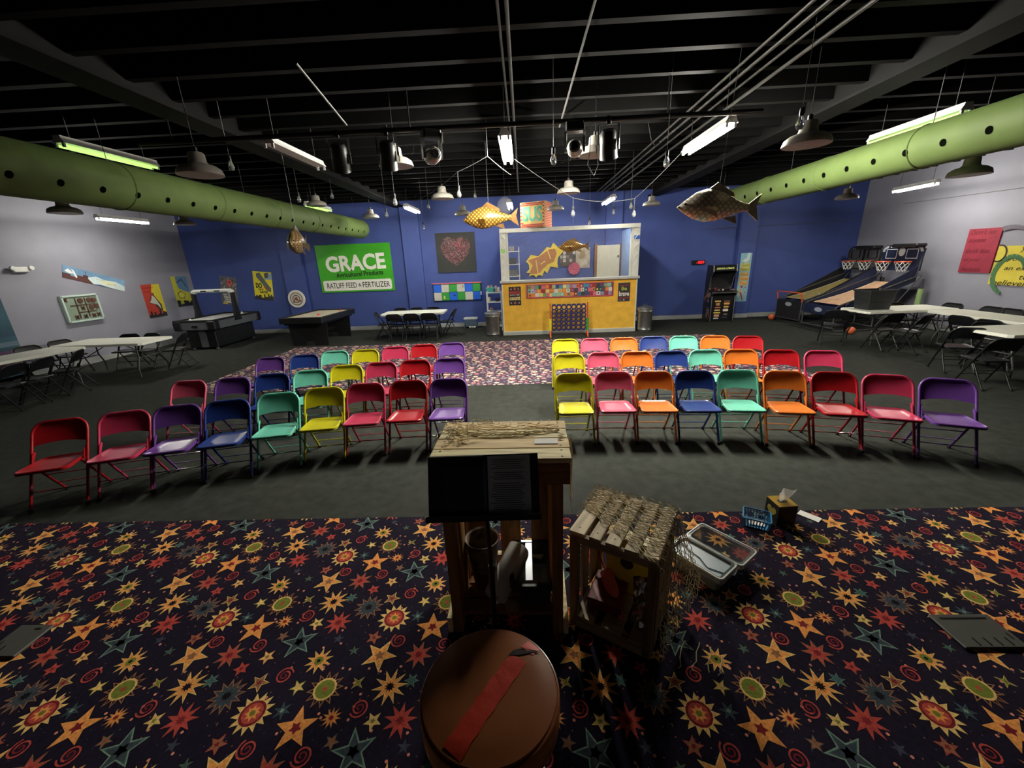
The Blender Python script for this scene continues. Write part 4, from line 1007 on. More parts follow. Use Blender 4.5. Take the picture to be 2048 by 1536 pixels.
# ================================================================ sign wall
RR = math.radians(-90)
t = panel('canvas_sign', 'dark red canvas with handwritten lines on the grey wall', 'sign', .67, .95, (XR-.03, 9.74, 1.88), RR, mat('canvas_red', (142, 44, 62), .7, var=.12), .03)
for i, (s, w) in enumerate((("Don't let", .52), ('anyone', .36), ('think less', .5), ('of you', .34), ('because', .42))): text(t, s, -.28+w/2, .4-.2*i, w, .1, flat((96, 16, 34)), y=-.004, shear=.3, bold=.006)
t = panel('canvas_sign', 'yellow canvas with handwritten lines below the red sign', 'sign', 1.3, .8, (XR-.03, 8.72, 1.57), RR, mat('canvas_yellow', (206, 190, 72), .7, var=.06), .03)
for s, x, z, w in (('you are', .02, .32, .5), ('young but', -.05, .13, .75), ('an example', -.02, -.06, .8), ('to all', .1, -.22, .4), ('believers in', -.12, -.35, .9)): text(t, s, x, z, w, .11, flat((52, 48, 20)), y=-.004, shear=.25, bold=.006)
def swirl(pts, w, col, label):
    mb = MB(); n = len(pts)
    for i in range(n-1):
        a, b = Vector(pts[i]), Vector(pts[i+1]); d = (b-a).normalized(); q = Vector((-d.y, d.x)); wa = w[i]/2 if isinstance(w, list) else w/2; wb = w[i+1]/2 if isinstance(w, list) else w/2
        mb.add([(a.x+q.x*wa, -.036, a.y+q.y*wa), (a.x-q.x*wa, -.036, a.y-q.y*wa), (b.x-q.x*wb, -.036, b.y-q.y*wb), (b.x+q.x*wb, -.036, b.y+q.y*wb)], [(0, 1, 2, 3)])
    o = mb.build('painted_swirl', flat(col)); o.location = (XR, 9.2, 1.6); o.rotation_euler = (0, 0, RR); tag(o, label, 'painted swirl')
swirl([(.28*math.cos(a)-.08+.25, .0+.38*math.sin(a)-.22) for a in [.4+i*.26 for i in range(17)]], [.07+.03*math.sin(i*.2) for i in range(17)], (70, 112, 74), 'green painted swirl around the corner of the yellow canvas')
swirl([(.13*math.cos(a)-.12, .17*math.sin(a)+.22) for a in [1.9-i*.3 for i in range(14)]], [.03]*14, (44, 38, 40), 'thin dark painted curl between the red and yellow canvases')
swirl([(-.2+.09*i, .72+.06*math.sin(i*.45)-.004*i*i) for i in range(9)], [.1-.006*i for i in range(9)], (98, 92, 104), 'grey painted ribbon leaving the top of the red canvas')
# ================================================================ yellow booth with wire mesh window
BX0, BX1, BY = -.61, 3.14, 11.43
M_yel = mat('yellow_stucco', (248, 192, 70), .8, var=.12, scale=5, bump=.9, bscale=38)
M_trim = mat('booth_grey_trim', (186, 188, 184), .5, var=.06)
M_frame = mat('booth_white_frame', (220, 222, 212), .5, var=.05)
M_lblue = mat('booth_inner_blue', (116, 146, 196), .6, var=.06)
t = thing('snack_booth', 'yellow stucco booth with wire mesh window at the blue wall', 'booth', (0, BY, 0))
cx = (BX0+BX1)/2; w = BX1-BX0
MB().box((cx, .05, .74), (w, .1, 1.46)).build('front_wall', M_yel, t)
MB().box((cx, -.005, .045), (w+.02, .03, .09)).build('kick_board', M_trim, t)
MB().box((cx, -.004, .1), (w+.02, .025, .022)).build('kick_cap', M_frame, t)
MB().box((cx, .02, 1.5), (w+.08, .26, .07), bev=.01).build('counter_ledge', M_trim, t)
for x in (BX0+.01, BX1-.01): MB().box((x, -.004, .76), (.03, .02, 1.42)).build('edge_trim', M_frame, t)
for x, xi in ((BX0+.085, BX0+.2), (BX1-.085, BX1-.2)):
    po = MB().box((x, .03, 2.17), (.17, .14, 1.27)).build('post', M_frame, t)
    MB().box((xi, .02, 2.17), (.05, .1, 1.27)).build('inner_jamb', M_frame, t)
    MB().tube([(x+(.05 if i % 2 else -.05), -.045, 1.58+i*.115) for i in range(11)], .008, 5).build('garland', M_white, po)
MB().box((BX0+.075, -.045, 2.32), (.1, .006, .1)).build('tape_patch', flat((150, 226, 84)), t)
MB().box((BX1-.08, -.045, 2.53), (.15, .006, .09)).build('tape_patch', flat((60, 104, 196)), t)
MB().box((cx, .03, 2.83), (w, .16, .1)).build('top_beam', M_frame, t)
for x in (BX0+.04, BX1-.04): MB().box((x, (WY-BY)/2+.05, 1.4), (.05, WY-BY-.12, 2.8)).build('side_wall', M_lblue, t)
M_mesh = mat('mesh_wire', (150, 152, 150), .5, metal=.6, var=.05)
wm = MB(); x0, x1, z0, z1 = BX0+.22, BX1-.22, 1.53, 2.79; st = .062
k = x0-(z1-z0)
while k < x1:
    for sgn in (1, -1):
        # line x = k + (z-z0)*sgn
        if sgn == 1: a = (k, z0); b = (k+(z1-z0), z1)
        else: a = (k+(z1-z0), z0); b = (k, z1)
        pts = []
        for (xa, za), (xb, zb_) in ((a, b),):
            ts = [0, 1]
            tx0 = (x0-xa)/(xb-xa); tx1 = (x1-xa)/(xb-xa); lo, hi = max(0, min(tx0, tx1)), min(1, max(tx0, tx1))
            if hi-lo > .01: pts = [(xa+(xb-xa)*lo, za+(zb_-za)*lo), (xa+(xb-xa)*hi, za+(zb_-za)*hi)]
        if pts: wm.tube([(p[0], .06, p[1]) for p in pts], .0022, 3)
    k += st
o = wm.build('wire_mesh', M_mesh, t); o['kind'] = 'stuff'
# posters and boards on the booth front
def front(px, py): return aty(px, py, BY)
t = thing('collage_board', 'long pink framed collage of small cards on the booth front', 'board', (1.28, BY-.005, 1.215))
MB().box((0, -.008, 0), (2.4, .016, .36)).build('backing', flat((60, 56, 70)), t)
M_pk = mat('pink_frame', (206, 84, 104), .5, var=.08)
for sz in (-1, 1): MB().box((0, -.018, sz*.178), (2.42, .036, .026)).build('frame_rail', M_pk, t)
for sx in (-1, 1): MB().box((sx*1.198, -.018, 0), (.026, .036, .36)).build('frame_side', M_pk, t)
rr = random.Random(12); CC = [(222, 110, 130), (236, 196, 70), (120, 170, 90), (90, 150, 190), (230, 226, 214), (170, 50, 60), (236, 140, 60), (70, 80, 120), (150, 200, 180), (196, 150, 190), (60, 70, 60), (240, 214, 120)]
for r in range(3):
    x = -1.17
    while x < 1.1:
        wd = rr.uniform(.07, .13); wd = min(wd, 1.17-x)
        MB().box((x+wd/2, -.018-.001*rr.random(), .108-r*.108+rr.uniform(-.008, .008)), (wd-.004, .004, .104)).build('card', flat(rr.choice(CC)), t)
        if rr.random() < .6: MB().disc(x+wd/2, .108-r*.108, .026, -.0225, 0, 8).build('print', flat(rr.choice(CC)), t)
        x += wd
t = thing('poster', 'black poster reading make every day count on the booth', 'poster', (-.25, BY-.006, 1.105))
MB().prism([(-.17, -.25)]+[(-.17+.34*i/8, -.25-.012*(i % 2)) for i in range(1, 8)]+[(.17, -.25), (.17, .25)]+[(.17-.34*i/8, .25+.012*(i % 2)) for i in range(1, 8)]+[(-.17, .25)], -.004, .004).build('board', mat('poster_black', (40, 36, 38), .6, var=.1), t)
text(t, 'MAKE', 0, .1, .29, .085, flat((206, 60, 66)), y=-.007, bold=.03); text(t, 'every day', 0, .03, .27, .045, flat((226, 222, 214)), y=-.007, bold=.02); text(t, 'count', 0, -.06, .3, .11, flat((226, 208, 140)), y=-.007, bold=.04)
prints(t, [((206, 110, 60), star(0, .2, .05, .02, 6)), ((190, 186, 180), star(-.1, .19, .03, .012, 5)), ((190, 186, 180), star(.1, .19, .03, .012, 5)), ((206, 110, 60), star(0, -.19, .045, .02, 6)), ((190, 186, 180), star(-.11, -.19, .03, .012, 5)), ((190, 186, 180), star(.11, -.19, .03, .012, 5))], -.007)
t = thing('poster', 'black poster reading be brave on the booth', 'poster', (2.79, BY-.006, 1.105))
MB().box((0, 0, 0), (.33, .008, .51)).build('board', mat('poster_charcoal', (56, 54, 58), .6, var=.15), t)
text(t, 'Be', 0, .1, .15, .1, flat((170, 186, 70)), y=-.007, bold=.03); text(t, 'brave', 0, -.04, .28, .13, flat((228, 226, 220)), y=-.007, bold=.035)
prints(t, [((140, 50, 56), R4(-.12, .17, .12, .2)), ((140, 50, 56), R4(-.14, -.17, .14, -.14)), ((206, 196, 160), star(0, -.21, .03, .014, 6)), ((180, 176, 170), star(-.1, -.21, .02, .01, 5))], -.007)
# --- brick printed box on the beam
M_brk = mat('brick_print_mortar', (190, 160, 104), .7, var=.1)
t = thing('brick_box', 'brick printed box with painted letters on the booth beam', 'box', (.06+.33, BY+.12, 2.882), math.radians(-24))
MB().box((0, 0, .31), (.7, .5, .62)).build('carton', M_brk, t)
bm1 = MB().box((0, 0, 0), (.088, .006, .03)).mesh('brick', mat('printed_brick', (150, 44, 40), .7, var=.2))
for r in range(14):
    for i in range(8):
        x = -.31+i*.092+(.046 if r % 2 else 0)
        if x > .31: continue
        if not (2 <= r <= 11 and -.28 < x < .28): inst(t, bm1, (x, -.252, .025+r*.0435))
    for i in range(6):
        y = -.21+i*.092+(.03 if r % 2 else 0)
        if y < .22: inst(t, bm1, (.352, y, .025+r*.0435), (0, 0, PI/2))
text(t, 'SUS', 0, .33, .6, .42, flat((214, 186, 96)), y=-.2565, bold=.06); text(t, 'SUS', 0, .33, .56, .38, flat((70, 140, 122)), y=-.259, bold=.035)
# --- inside the booth
t = thing('starburst_sign', 'yellow and brown zigzag starburst inside the booth', 'sign', (0, WY-.03, 0))
zp = lambda a, b: (lambda v: (v.x, v.z))(aty(1000+a/7.314, 470+b/7.314, WY-.03))
out = [(380, 390), (450, 290), (560, 310), (620, 250), (690, 170), (740, 190), (780, 110), (850, 180), (930, 230), (850, 330), (840, 400), (850, 480), (740, 460), (690, 560), (650, 520), (620, 600), (560, 580), (530, 620), (480, 580), (420, 610), (440, 560), (385, 550), (430, 500), (420, 430)]
inn = [(410, 370), (560, 320), (650, 260), (720, 210), (800, 200), (830, 270), (780, 390), (690, 430), (620, 500), (560, 570), (430, 560), (480, 450)]
MB().prism([zp(*p) for p in out], -.012, .0).build('outer_burst', mat('burst_yellow', (214, 188, 70), .6, var=.08), t)
MB().prism([zp(*p) for p in inn], -.022, -.012).build('inner_burst', mat('burst_brown', (168, 108, 60), .6, var=.12), t)
for a, b in (((525, 370), (560, 590)), ((690, 210), (740, 350)), ((590, 430), (660, 380))):
    p, q = zp(*a), zp(*b); MB().bar((p[0], -.026, p[1]), (q[0], -.026, q[1]), .035, .006, up=(0, 1, 0)).build('painted_stroke', flat((214, 190, 110)), t)
t = thing('photo_collage', 'dark photo collage on the wall inside the booth', 'picture', (1.42, WY-.02, 2.04))
MB().box((0, 0, 0), (.5, .02, .48)).build('board', flat((70, 72, 78)), t)
rr = random.Random(3)
for i in range(20): MB().box((-.2+.1*(i % 5), -.012, -.17+.115*(i//5)), (.085, .004, .09)).build('photo', flat(rr.choice([(160, 156, 150), (60, 62, 66), (120, 110, 104), (190, 186, 180), (96, 70, 60)])), t)
t = thing('map_poster', 'pale brown map like poster beside the booth door', 'poster', (1.9, WY-.02, 2.05))
MB().box((0, 0, 0), (.44, .02, .62)).build('board', mat('poster_beige', (176, 166, 150), .7, var=.25, scale=7), t)
prints(t, [((150, 128, 96), [(-.15, .0), (-.05, .2), (.05, .22), (.08, .05), (-.02, -.05)]), ((196, 188, 172), [(-.1, -.25), (.15, -.2), (.12, -.05), (-.05, -.1)])], -.013)
t = thing('paper_rosette', 'dusty pink folded paper rosette inside the booth', 'decoration', (1.62, WY-.08, 1.735))
vs = [(0, 0, 0)]; n = 48
for i in range(n): a = 2*PI*i/n; vs.append((.185*math.cos(a), -.02*(i % 2), .185*math.sin(a)))
MB().add(vs, [(0, i+1, (i+1) % n+1) for i in range(n)]).build('pleats', mat('rosette_pink', (196, 92, 120), .7, var=.08), t)
MB().lathe([(0, -.03), (.03, -.03), (.03, .03), (0, .03)], 12, axis='y').build('centre_button', flat((150, 60, 90)), t)
t = thing('door_1', 'beige six panel door inside the booth', 'door', (2.67, WY-.145, 0)); t['kind'] = 'structure'
M_door = mat('beige_door_paint', (198, 194, 174), .5, var=.05)
MB().box((0, 0, 1.2), (.7, .04, 2.4)).build('door_leaf', M_door, t)
for x in (-.17, .17):
    for z0, z1 in ((.2, 1.0), (1.1, 1.95), (2.05, 2.3)):
        for a, b in (((x-.12, z0), (x+.12, z0)), ((x-.12, z1), (x+.12, z1)), ((x-.12, z0), (x-.12, z1)), ((x+.12, z0), (x+.12, z1))): MB().bar((a[0], -.024, a[1]), (b[0], -.024, b[1]), .02, .012, up=(0, 1, 0)).build('panel_moulding', M_door, t)
for x in (-.39, .42): MB().box((x, -.01, 1.22), (.08, .07, 2.44)).build('door_jamb', mat('brown_jamb', (120, 84, 60), .6, var=.12), t)
MB().sphere((.3, -.06, 2.06), .03).build('door_knob', M_dark, t, True)
t = thing('supply_shelf', 'white shelf with small boxes against the booth side wall', 'shelf', (-.3, 12.3, 0))
for z in (1.62, 1.95, 2.3): MB().box((0, 0, z), (.42, .9, .02)).build('shelf_board', M_white, t)
for y in (-.43, .43):
    for x in (-.19, .19): MB().tube([(x, y, 0), (x, y, 2.42)], .01, 6).build('upright', M_white, t)
rr = random.Random(6)
for z in (1.63, 1.96, 2.31):
    for y in (-.3, 0, .28):
        h = rr.uniform(.08, .2); o = MB().box((0, 0, h/2), (rr.uniform(.12, .3), rr.uniform(.15, .25), h), bev=.004).build('carton', flat(rr.choice([(60, 62, 66), (190, 188, 182), (120, 116, 110), (90, 70, 60)])), None, loc=(-.3, 12.3+y, z))
        tag(o, 'small carton on the %s board of the booth shelf, %s' % ({1.63: 'lowest', 1.96: 'middle', 2.31: 'top'}[z], {-.3: 'nearest the mesh', 0: 'middle one', .28: 'nearest the blue wall'}[y]), 'box', 'cartons on the booth shelf')
# ================================================================ beside the booth
def trash_can(x, y, label, R=.215, h=.66):
    t = thing('trash_can', label, 'trash can', (x, y, 0))
    n = 60; prof = [(R*.86, 0), (R*.87, .05), (R*.9, .07), (R*.88, .09)]
    mb = MB().lathe([(0, .0), (R*.86, .0), (R*.88, .05), (R*.92, .065), (R*.88, .08), (R*.9, .16), (R*.97, h-.1), (R*1.02, h-.085), (R*.98, h-.07), (R, h-.01), (R*1.03, h), (R*.96, h), (R*.84, .02), (0, .02)], n)
    for i, v in enumerate(mb.v):       # shallow upright flutes
        if .1 < v[2] < h-.11:
            a = math.atan2(v[1], v[0]); f = 1+.008*math.cos(30*a); mb.v[i] = (v[0]*f, v[1]*f, v[2])
    mb.build('can_body', M_steel, t, True)
    ld = MB().lathe([(R*1.06, h-.05), (R*1.08, h-.045), (R*1.08, h), (R*1.0, h+.015), (R*.6, h+.045), (R*.2, h+.06), (0, h+.062)], n).build('lid', M_steel, t, True)
    MB().tube([(-.05, 0, h+.055), (-.045, 0, h+.09), (.045, 0, h+.09), (.05, 0, h+.055)], .007, 6).build('lid_handle', M_steel, ld, True)
    for s in (-1, 1): MB().tube([(s*R*.98, -.06, h-.13), (s*R*1.15, -.05, h-.17), (s*R*1.15, .05, h-.17), (s*R*.98, .06, h-.13)], .007, 6).build('side_handle', M_steel, t, True)
trash_can(-.91, 11.42, 'galvanised trash can with lid in front of the white shelf')
trash_can(3.4, 11.42, 'galvanised trash can with lid on the arcade side of the booth')
t = thing('ladder_shelf', 'white open shelf with jars between wall and booth', 'shelf', (-.9, 12.3, 0))
for z in (.16, .6, .88, 1.16): MB().box((0, 0, z), (.44, .3, .03)).build('shelf_board', M_white, t)
for x in (-.215, .215):
    for y in (-.14, .14): MB().box((x, y, .6), (.025, .025, 1.2)).build('upright', M_white, t)
o = tub(.13, .2, .16, .24, .2, .005).build('storage_basket', mat('teal_plastic', (96, 196, 180), .45, var=.05), None, loc=(-1.0, 12.28, 1.176)); tag(o, 'teal plastic tub on the top of the white shelf', 'tub')
def jar(x, y, z, lidc, label, r=.035, h=.13, body=(200, 190, 180)):
    t = thing('jar', label, 'jar', (x, y, z), 0, 'jars on the white shelf')
    MB().lathe([(0, 0), (r, 0), (r, h*.8), (r*.8, h*.9), (0, h*.9)], 14).build('jar_body', flat(body), t, True)
    MB().lathe([(r*.85, h*.86), (r*.9, h*.87), (r*.9, h), (0, h)], 14).build('jar_lid', flat(lidc), t, True)
jar(-1.05, 12.28, 1.182, (206, 96, 120), 'jar with pink lid standing in the teal tub', .04, .2); jar(-.97, 12.28, 1.182, (170, 206, 210), 'jar with pale blue lid standing in the teal tub', .035, .2)
jar(-.83, 12.3, 1.176, (206, 84, 110), 'jar with red pink lid beside the teal tub', .04, .19); jar(-.74, 12.26, 1.176, (170, 190, 200), 'wide jar with grey lid at the shelf end', .055, .14)
jar(-1.05, 12.26, .896, (220, 216, 200), 'cream jar on the middle board of the white shelf', .05, .13, (206, 200, 170)); jar(-.8, 12.26, .896, (50, 44, 44), 'dark jar on the middle board of the white shelf', .06, .1, (60, 52, 52))
jar(-1.0, 12.26, .616, (190, 60, 60), 'red lidded jar on the lower board of the white shelf', .045, .12, (200, 170, 150))
t = thing('ball_crate', 'grey blue low crate with white balls by the baseboard', 'crate', (-1.75, 13.0, 0))
MB().box((0, 0, .2), (.42, .22, .2), bev=.01).build('crate_body', mat('crate_slate', (76, 96, 120), .6, var=.12), t)
MB().prism([(-.22, .29), (.22, .29), (.22, .33)]+[(.22-.44*i/12, .33+.012*(i % 2)) for i in range(1, 12)]+[(-.22, .33)], -.12, .12).build('crate_rim', M_white, t)
for x in (-.2, .2): MB().box((x, 0, .06), (.02, .2, .12)).build('crate_leg', MATS['crate_slate'], t)
for x, q in ((-.02, 'nearest the sign table'), (.06, 'middle one'), (.14, 'nearest the white shelf')): tag(MB().sphere((0, 0, 0), .04, 0, 12, 8).build('ball', M_white, None, True, loc=(-1.75+x, 12.85, .04)), 'small white ball in front of the grey blue crate, '+q, 'ball', 'white balls by the crate')
# --- giant four in a row game
t = thing('four_in_a_row', 'giant navy four in a row game standing before the booth', 'game', (1.21, 10.95, 0))
M_c4 = mat('navy_plastic', (30, 34, 92), .4, var=.06)
cols, rows, px_, pz_ = 7, 6, .133, .112; x0 = -cols*px_/2; z0 = .19; hr = .043
mb = MB()
for s in (-1, 1):
    for c in range(cols):
        for r in range(rows):
            cxx, czz = x0+(c+.5)*px_, z0+(r+.5)*pz_; n = 16; b = len(mb.v); vs = []
            for i in range(n):
                a = 2*PI*i/n+PI/n; vs.append((cxx+hr*math.cos(a), s*.02, czz+hr*math.sin(a)))
            for i in range(n):
                a = 2*PI*i/n+PI/n; m = max(abs(math.cos(a)), abs(math.sin(a))); vs.append((cxx+px_/2*math.cos(a)/m, s*.02, czz+pz_/2*math.sin(a)/m))
            mb.add(vs, [(i, (i+1) % n, n+(i+1) % n, n+i) for i in range(n)])
for c in range(cols):
    cxx = x0+(c+.5)*px_
    mb.prism([(cxx-px_/2, z0+rows*pz_), (cxx+px_/2, z0+rows*pz_), (cxx+px_*.3, z0+rows*pz_+.03), (cxx-px_*.3, z0+rows*pz_+.03)], -.02, .02)
    mb.prism([(cxx-px_/2, z0), (cxx+px_/2, z0), (cxx+px_*.3, z0-.02), (cxx-px_*.3, z0-.02)], -.02, .02)
mb.build('grid_panel', M_c4, t)
M_or = mat('orange_plastic', (226, 104, 64), .4, var=.05)
for s, c1, c2 in ((-1, (214, 92, 56), (228, 206, 48)), (1, (206, 70, 56), (62, 150, 70))):
    x = s*(cols*px_/2+.04)
    MB().tube([(x, 0, .1), (x, 0, .92)], .018, 10).build('tower', mat('tower%d' % s, c1, .4, var=.05), t, True)
    MB().lathe([(0, .17), (.036, .17), (.036, .5), (0, .5)], 16, c=(x, -.01, 0)).build('ring_sleeve', mat('sleeve%d' % s, c2, .4, var=.05), t, True)
    for q in (-1, 1): MB().tube([(x, 0, .16), (x, q*.16, .0)], [.026, .018], 8).build('foot', M_or, t, True)
# ================================================================ foil fish balloons
def scale_mat(name, c1, c2, metal=.35, rough=.3, sc=22):
    m = bpy.data.materials.new(name); m.use_nodes = True; nt = m.node_tree; N = nt.nodes; L = nt.links; b = N['Principled BSDF']
    tc = N.new('ShaderNodeTexCoord'); mp = N.new('ShaderNodeMapping'); mp.inputs['Rotation'].default_value = (0, math.radians(45), 0); mp.inputs['Scale'].default_value = (1, .02, 1)
    vo = N.new('ShaderNodeTexVoronoi'); vo.inputs['Scale'].default_value = sc; vo.inputs['Randomness'].default_value = .05; vo.feature = 'DISTANCE_TO_EDGE'
    L.new(tc.outputs['Object'], mp.inputs[0]); L.new(mp.outputs[0], vo.inputs['Vector'])
    r = N.new('ShaderNodeValToRGB'); r.color_ramp.elements[0].color = rgb(*c2); r.color_ramp.elements[1].color = rgb(*c1); r.color_ramp.elements[0].position = .1; r.color_ramp.elements[1].position = .3
    L.new(vo.outputs['Distance'], r.inputs[0]); L.new(r.outputs[0], b.inputs['Base Color'])
    b.inputs['Metallic'].default_value = metal; b.inputs['Roughness'].default_value = rough; MATS[name] = m; return m
def fish(p, length, rz, label, c1, c2, pitch=0.0):
    t = thing('fish_balloon', label, 'balloon', p, rz); t.rotation_euler = (0, pitch, rz)
    L = length; H_ = .2*L; prof = [(0, .0, 0), (.03, .16, .2), (.1, .42, .5), (.22, .8, .85), (.36, 1.0, 1.0), (.5, .92, .95), (.64, .68, .7), (.78, .4, .4), (.88, .24, .2), (.93, .22, .12)]
    vs = []; n = 20
    for u, h, w in prof:
        for j in range(n):
            a = 2*PI*j/n; ch, sh = math.cos(a), math.sin(a)
            zz = sh*H_*max(h, .02)*(1.12 if sh > 0 else .85); vs.append(((u-.5)*L, ch*H_*.62*max(w, .02)*(1-.25*abs(sh)), zz+.02*L*(1-u)*-1))
    k = len(prof); fs = [tuple(reversed(range(n))), tuple(range((k-1)*n, k*n))]
    for i in range(k-1): fs += [(i*n+j, i*n+(j+1) % n, (i+1)*n+(j+1) % n, (i+1)*n+j) for j in range(n)]
    nm = 'fish_scales_%d_%d' % (c1[0], c2[0]); ms = MATS.get(nm) or scale_mat(nm, c1, c2)
    MB().add(vs, fs).build('body', ms, t, True)
    mf = mat('fish_fin_%d' % c2[0], c2, .35, metal=.5, var=.2, scale=20)
    MB().prism([(.4*L, .035*L), (.56*L, .17*L), (.52*L, .03*L), (.57*L, -.16*L), (.4*L, -.04*L)], -.004, .004).build('tail_fin', mf, t)
    MB().prism([(-.12*L, .21*L), (-.02*L, .29*L), (.2*L, .17*L), (.22*L, .12*L), (.0, .18*L)], -.004, .004).build('dorsal_fin', mf, t)
    MB().prism([(.1*L, -.13*L), (.3*L, -.2*L), (.27*L, -.1*L)], -.004, .004).build('anal_fin', mf, t)
    for s in (-1, 1):
        MB().add([(-.22*L, s*.1*L, -.05*L), (-.05*L, s*.17*L, -.14*L), (-.08*L, s*.18*L, -.02*L), (-.22*L, s*.105*L, -.01*L), (-.06*L, s*.175*L, -.07*L)], [(0, 1, 4), (0, 4, 3), (3, 4, 2)]).build('pectoral_fin', mf, t)
        MB().sphere((-.42*L, s*.047*L, .02*L), (.014*L, .008*L, .014*L)).build('eye', M_dark, t, True)
    MB().sphere((-.485*L, 0, -.015*L), (.02*L, .022*L, .015*L)).build('mouth', mf, t, True)
    MB().tube([(0, 0, .2*L), (0, 0, max(.3, ZC+.285-p.z))], .0022, 4).build('string', M_cord, t)
    return t
fish(aty(1432, 414, 4.75), .84, .03, 'large silvery fish balloon hanging past the arcade side light', (244, 236, 222), (186, 172, 148), .06)
fish(aty(978, 437, 7.2), .88, .0, 'gold scaled fish balloon above the booth corner', (214, 172, 84), (104, 72, 28))
fish(aty(1146, 493, 11.1), .76, .0, 'small gold fish balloon in front of the booth mesh', (206, 158, 84), (110, 84, 46))
fish(aty(597, 486, 6.3), .9, math.radians(104), 'bronze fish balloon facing the stage below the duct', (132, 104, 64), (60, 50, 34))
# ================================================================ pallet wood lectern on the stage
def wood(name, c, var=.3): 
    return mat(name, c, .7, spec=.3, var=var, scale=3.0, bump=.15, bscale=30, stretch=(1.5, 14, 14))
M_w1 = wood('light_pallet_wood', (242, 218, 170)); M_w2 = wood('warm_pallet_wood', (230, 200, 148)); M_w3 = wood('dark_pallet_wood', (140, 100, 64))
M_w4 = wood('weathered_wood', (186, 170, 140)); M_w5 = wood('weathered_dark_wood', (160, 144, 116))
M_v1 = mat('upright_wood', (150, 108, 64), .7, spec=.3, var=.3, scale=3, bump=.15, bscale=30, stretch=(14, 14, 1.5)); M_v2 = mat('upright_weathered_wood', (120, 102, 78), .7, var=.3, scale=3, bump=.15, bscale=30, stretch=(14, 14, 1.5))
M_nail = mat('nail_head', (40, 34, 30), .5, metal=.5)
LZ = 1.38
lx0, lx1, ly0, ly1 = -.398, .172, 1.40, 1.785
t = thing('lectern', 'pallet wood lectern with a netted top near the stage edge', 'lectern', ((lx0+lx1)/2, (ly0+ly1)/2, ZS), math.radians(-1.2))
W, D, HH = lx1-lx0, ly1-ly0, LZ-ZS
bw = D/4
for i in range(4):
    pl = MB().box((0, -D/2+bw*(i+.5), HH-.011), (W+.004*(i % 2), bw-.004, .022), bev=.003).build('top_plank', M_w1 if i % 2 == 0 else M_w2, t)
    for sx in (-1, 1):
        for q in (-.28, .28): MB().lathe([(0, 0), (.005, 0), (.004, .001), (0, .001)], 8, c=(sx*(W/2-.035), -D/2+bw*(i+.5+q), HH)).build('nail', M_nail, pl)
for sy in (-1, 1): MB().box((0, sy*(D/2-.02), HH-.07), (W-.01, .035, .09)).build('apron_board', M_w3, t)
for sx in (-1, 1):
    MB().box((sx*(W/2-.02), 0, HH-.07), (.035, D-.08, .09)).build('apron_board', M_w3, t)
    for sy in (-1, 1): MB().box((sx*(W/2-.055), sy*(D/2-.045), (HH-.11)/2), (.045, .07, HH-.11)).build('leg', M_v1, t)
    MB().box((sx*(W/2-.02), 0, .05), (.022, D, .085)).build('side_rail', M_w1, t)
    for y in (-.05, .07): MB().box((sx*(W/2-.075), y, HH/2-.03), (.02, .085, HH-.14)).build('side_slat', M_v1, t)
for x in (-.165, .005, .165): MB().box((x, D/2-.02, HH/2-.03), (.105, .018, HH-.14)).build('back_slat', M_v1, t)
MB().box((0, D/2-.045, .13), (W-.1, .03, .07)).build('back_rail', M_w1, t)
for i in range(4): MB().box((0, -D/2+.06+i*.085, .098), (W-.06, .07, .018)).build('shelf_slat', M_w3, t)
# paper on the top, loose strings of an old net
p = fl(1092, 882, LZ+.002)
o = MB().box((0, 0, .0015), (.098, .05, .002)).build('paper_card', mat('card_paper', (232, 230, 222), .7, var=.02), None, loc=(p.x, p.y, LZ), rz=-.02); tag(o, 'blank white scalloped card on the lectern top', 'card')
M_str = mat('cotton_twine', (238, 226, 194), .9, var=.15, scale=30)
rr = random.Random(21); nt = MB()
def wiggle(a, b, n, amp, zb, zamp):
    pts = []
    for i in range(n+1):
        t_ = i/n; pts.append((a[0]+(b[0]-a[0])*t_+rr.uniform(-amp, amp), a[1]+(b[1]-a[1])*t_+rr.uniform(-amp, amp), zb+abs(rr.gauss(0, zamp))))
    return pts
zt = LZ+.003
for i in range(18):                                                     # tangle along the far planks
    x = rr.uniform(lx0+.03, lx1-.02); y = ly0+.27+rr.uniform(-.07, .1); 
    nt.tube(wiggle((x, y), (x+rr.uniform(.05, .16)*rr.choice((-1, 1)), y+rr.uniform(-.05, .05)), 7, .01, zt, .004), .0016, 4)
for i in range(22):                                                     # heap at the far corner
    x = lx0+.06+rr.uniform(-.03, .07); y = ly0+.24+rr.uniform(-.09, .12)
    nt.tube(wiggle((x, y), (x+rr.uniform(-.06, .08), y+rr.uniform(-.08, .06)), 8, .014, zt, .009), .0017, 4)
for k in range(3): nt.tube([(lx0+.05+(W-.08)*i/40, ly0+.25-.06*(1-((i-20)/20)**2)*.6+rr.uniform(-.006, .006)+.012*k, zt+rr.uniform(0, .006)) for i in range(41)], .0022, 4)
for i in range(9):
    x = lx0+.16+i*.045; nt.tube(wiggle((x, ly0+.26), (x+.03, ly1-.005), 5, .006, zt, .002), .0014, 4)
for k in range(4):                                                      # loops hanging over the side
    xs_ = lx1+.006+.004*k; z0_ = LZ-.005; yy = ly0+.16+.02*k
    nt.tube([(xs_-.05, yy, zt), (xs_, yy, z0_), (xs_+.006, yy-.02, z0_-.08), (xs_-.004, yy-.05, z0_-.17-.03*k), (xs_+.004, yy-.03, z0_-.24-.02*k), (xs_, yy-.005, z0_-.2), (xs_+.004, yy+.02, z0_-.1)]+([(xs_, yy-.03, z0_-.3), (xs_+.005, yy-.06, z0_-.33)] if k == 1 else []), .0016, 4)
o = nt.build('twine_net', M_str); tag(o, 'tangled cotton twine net over the lectern top', 'net')
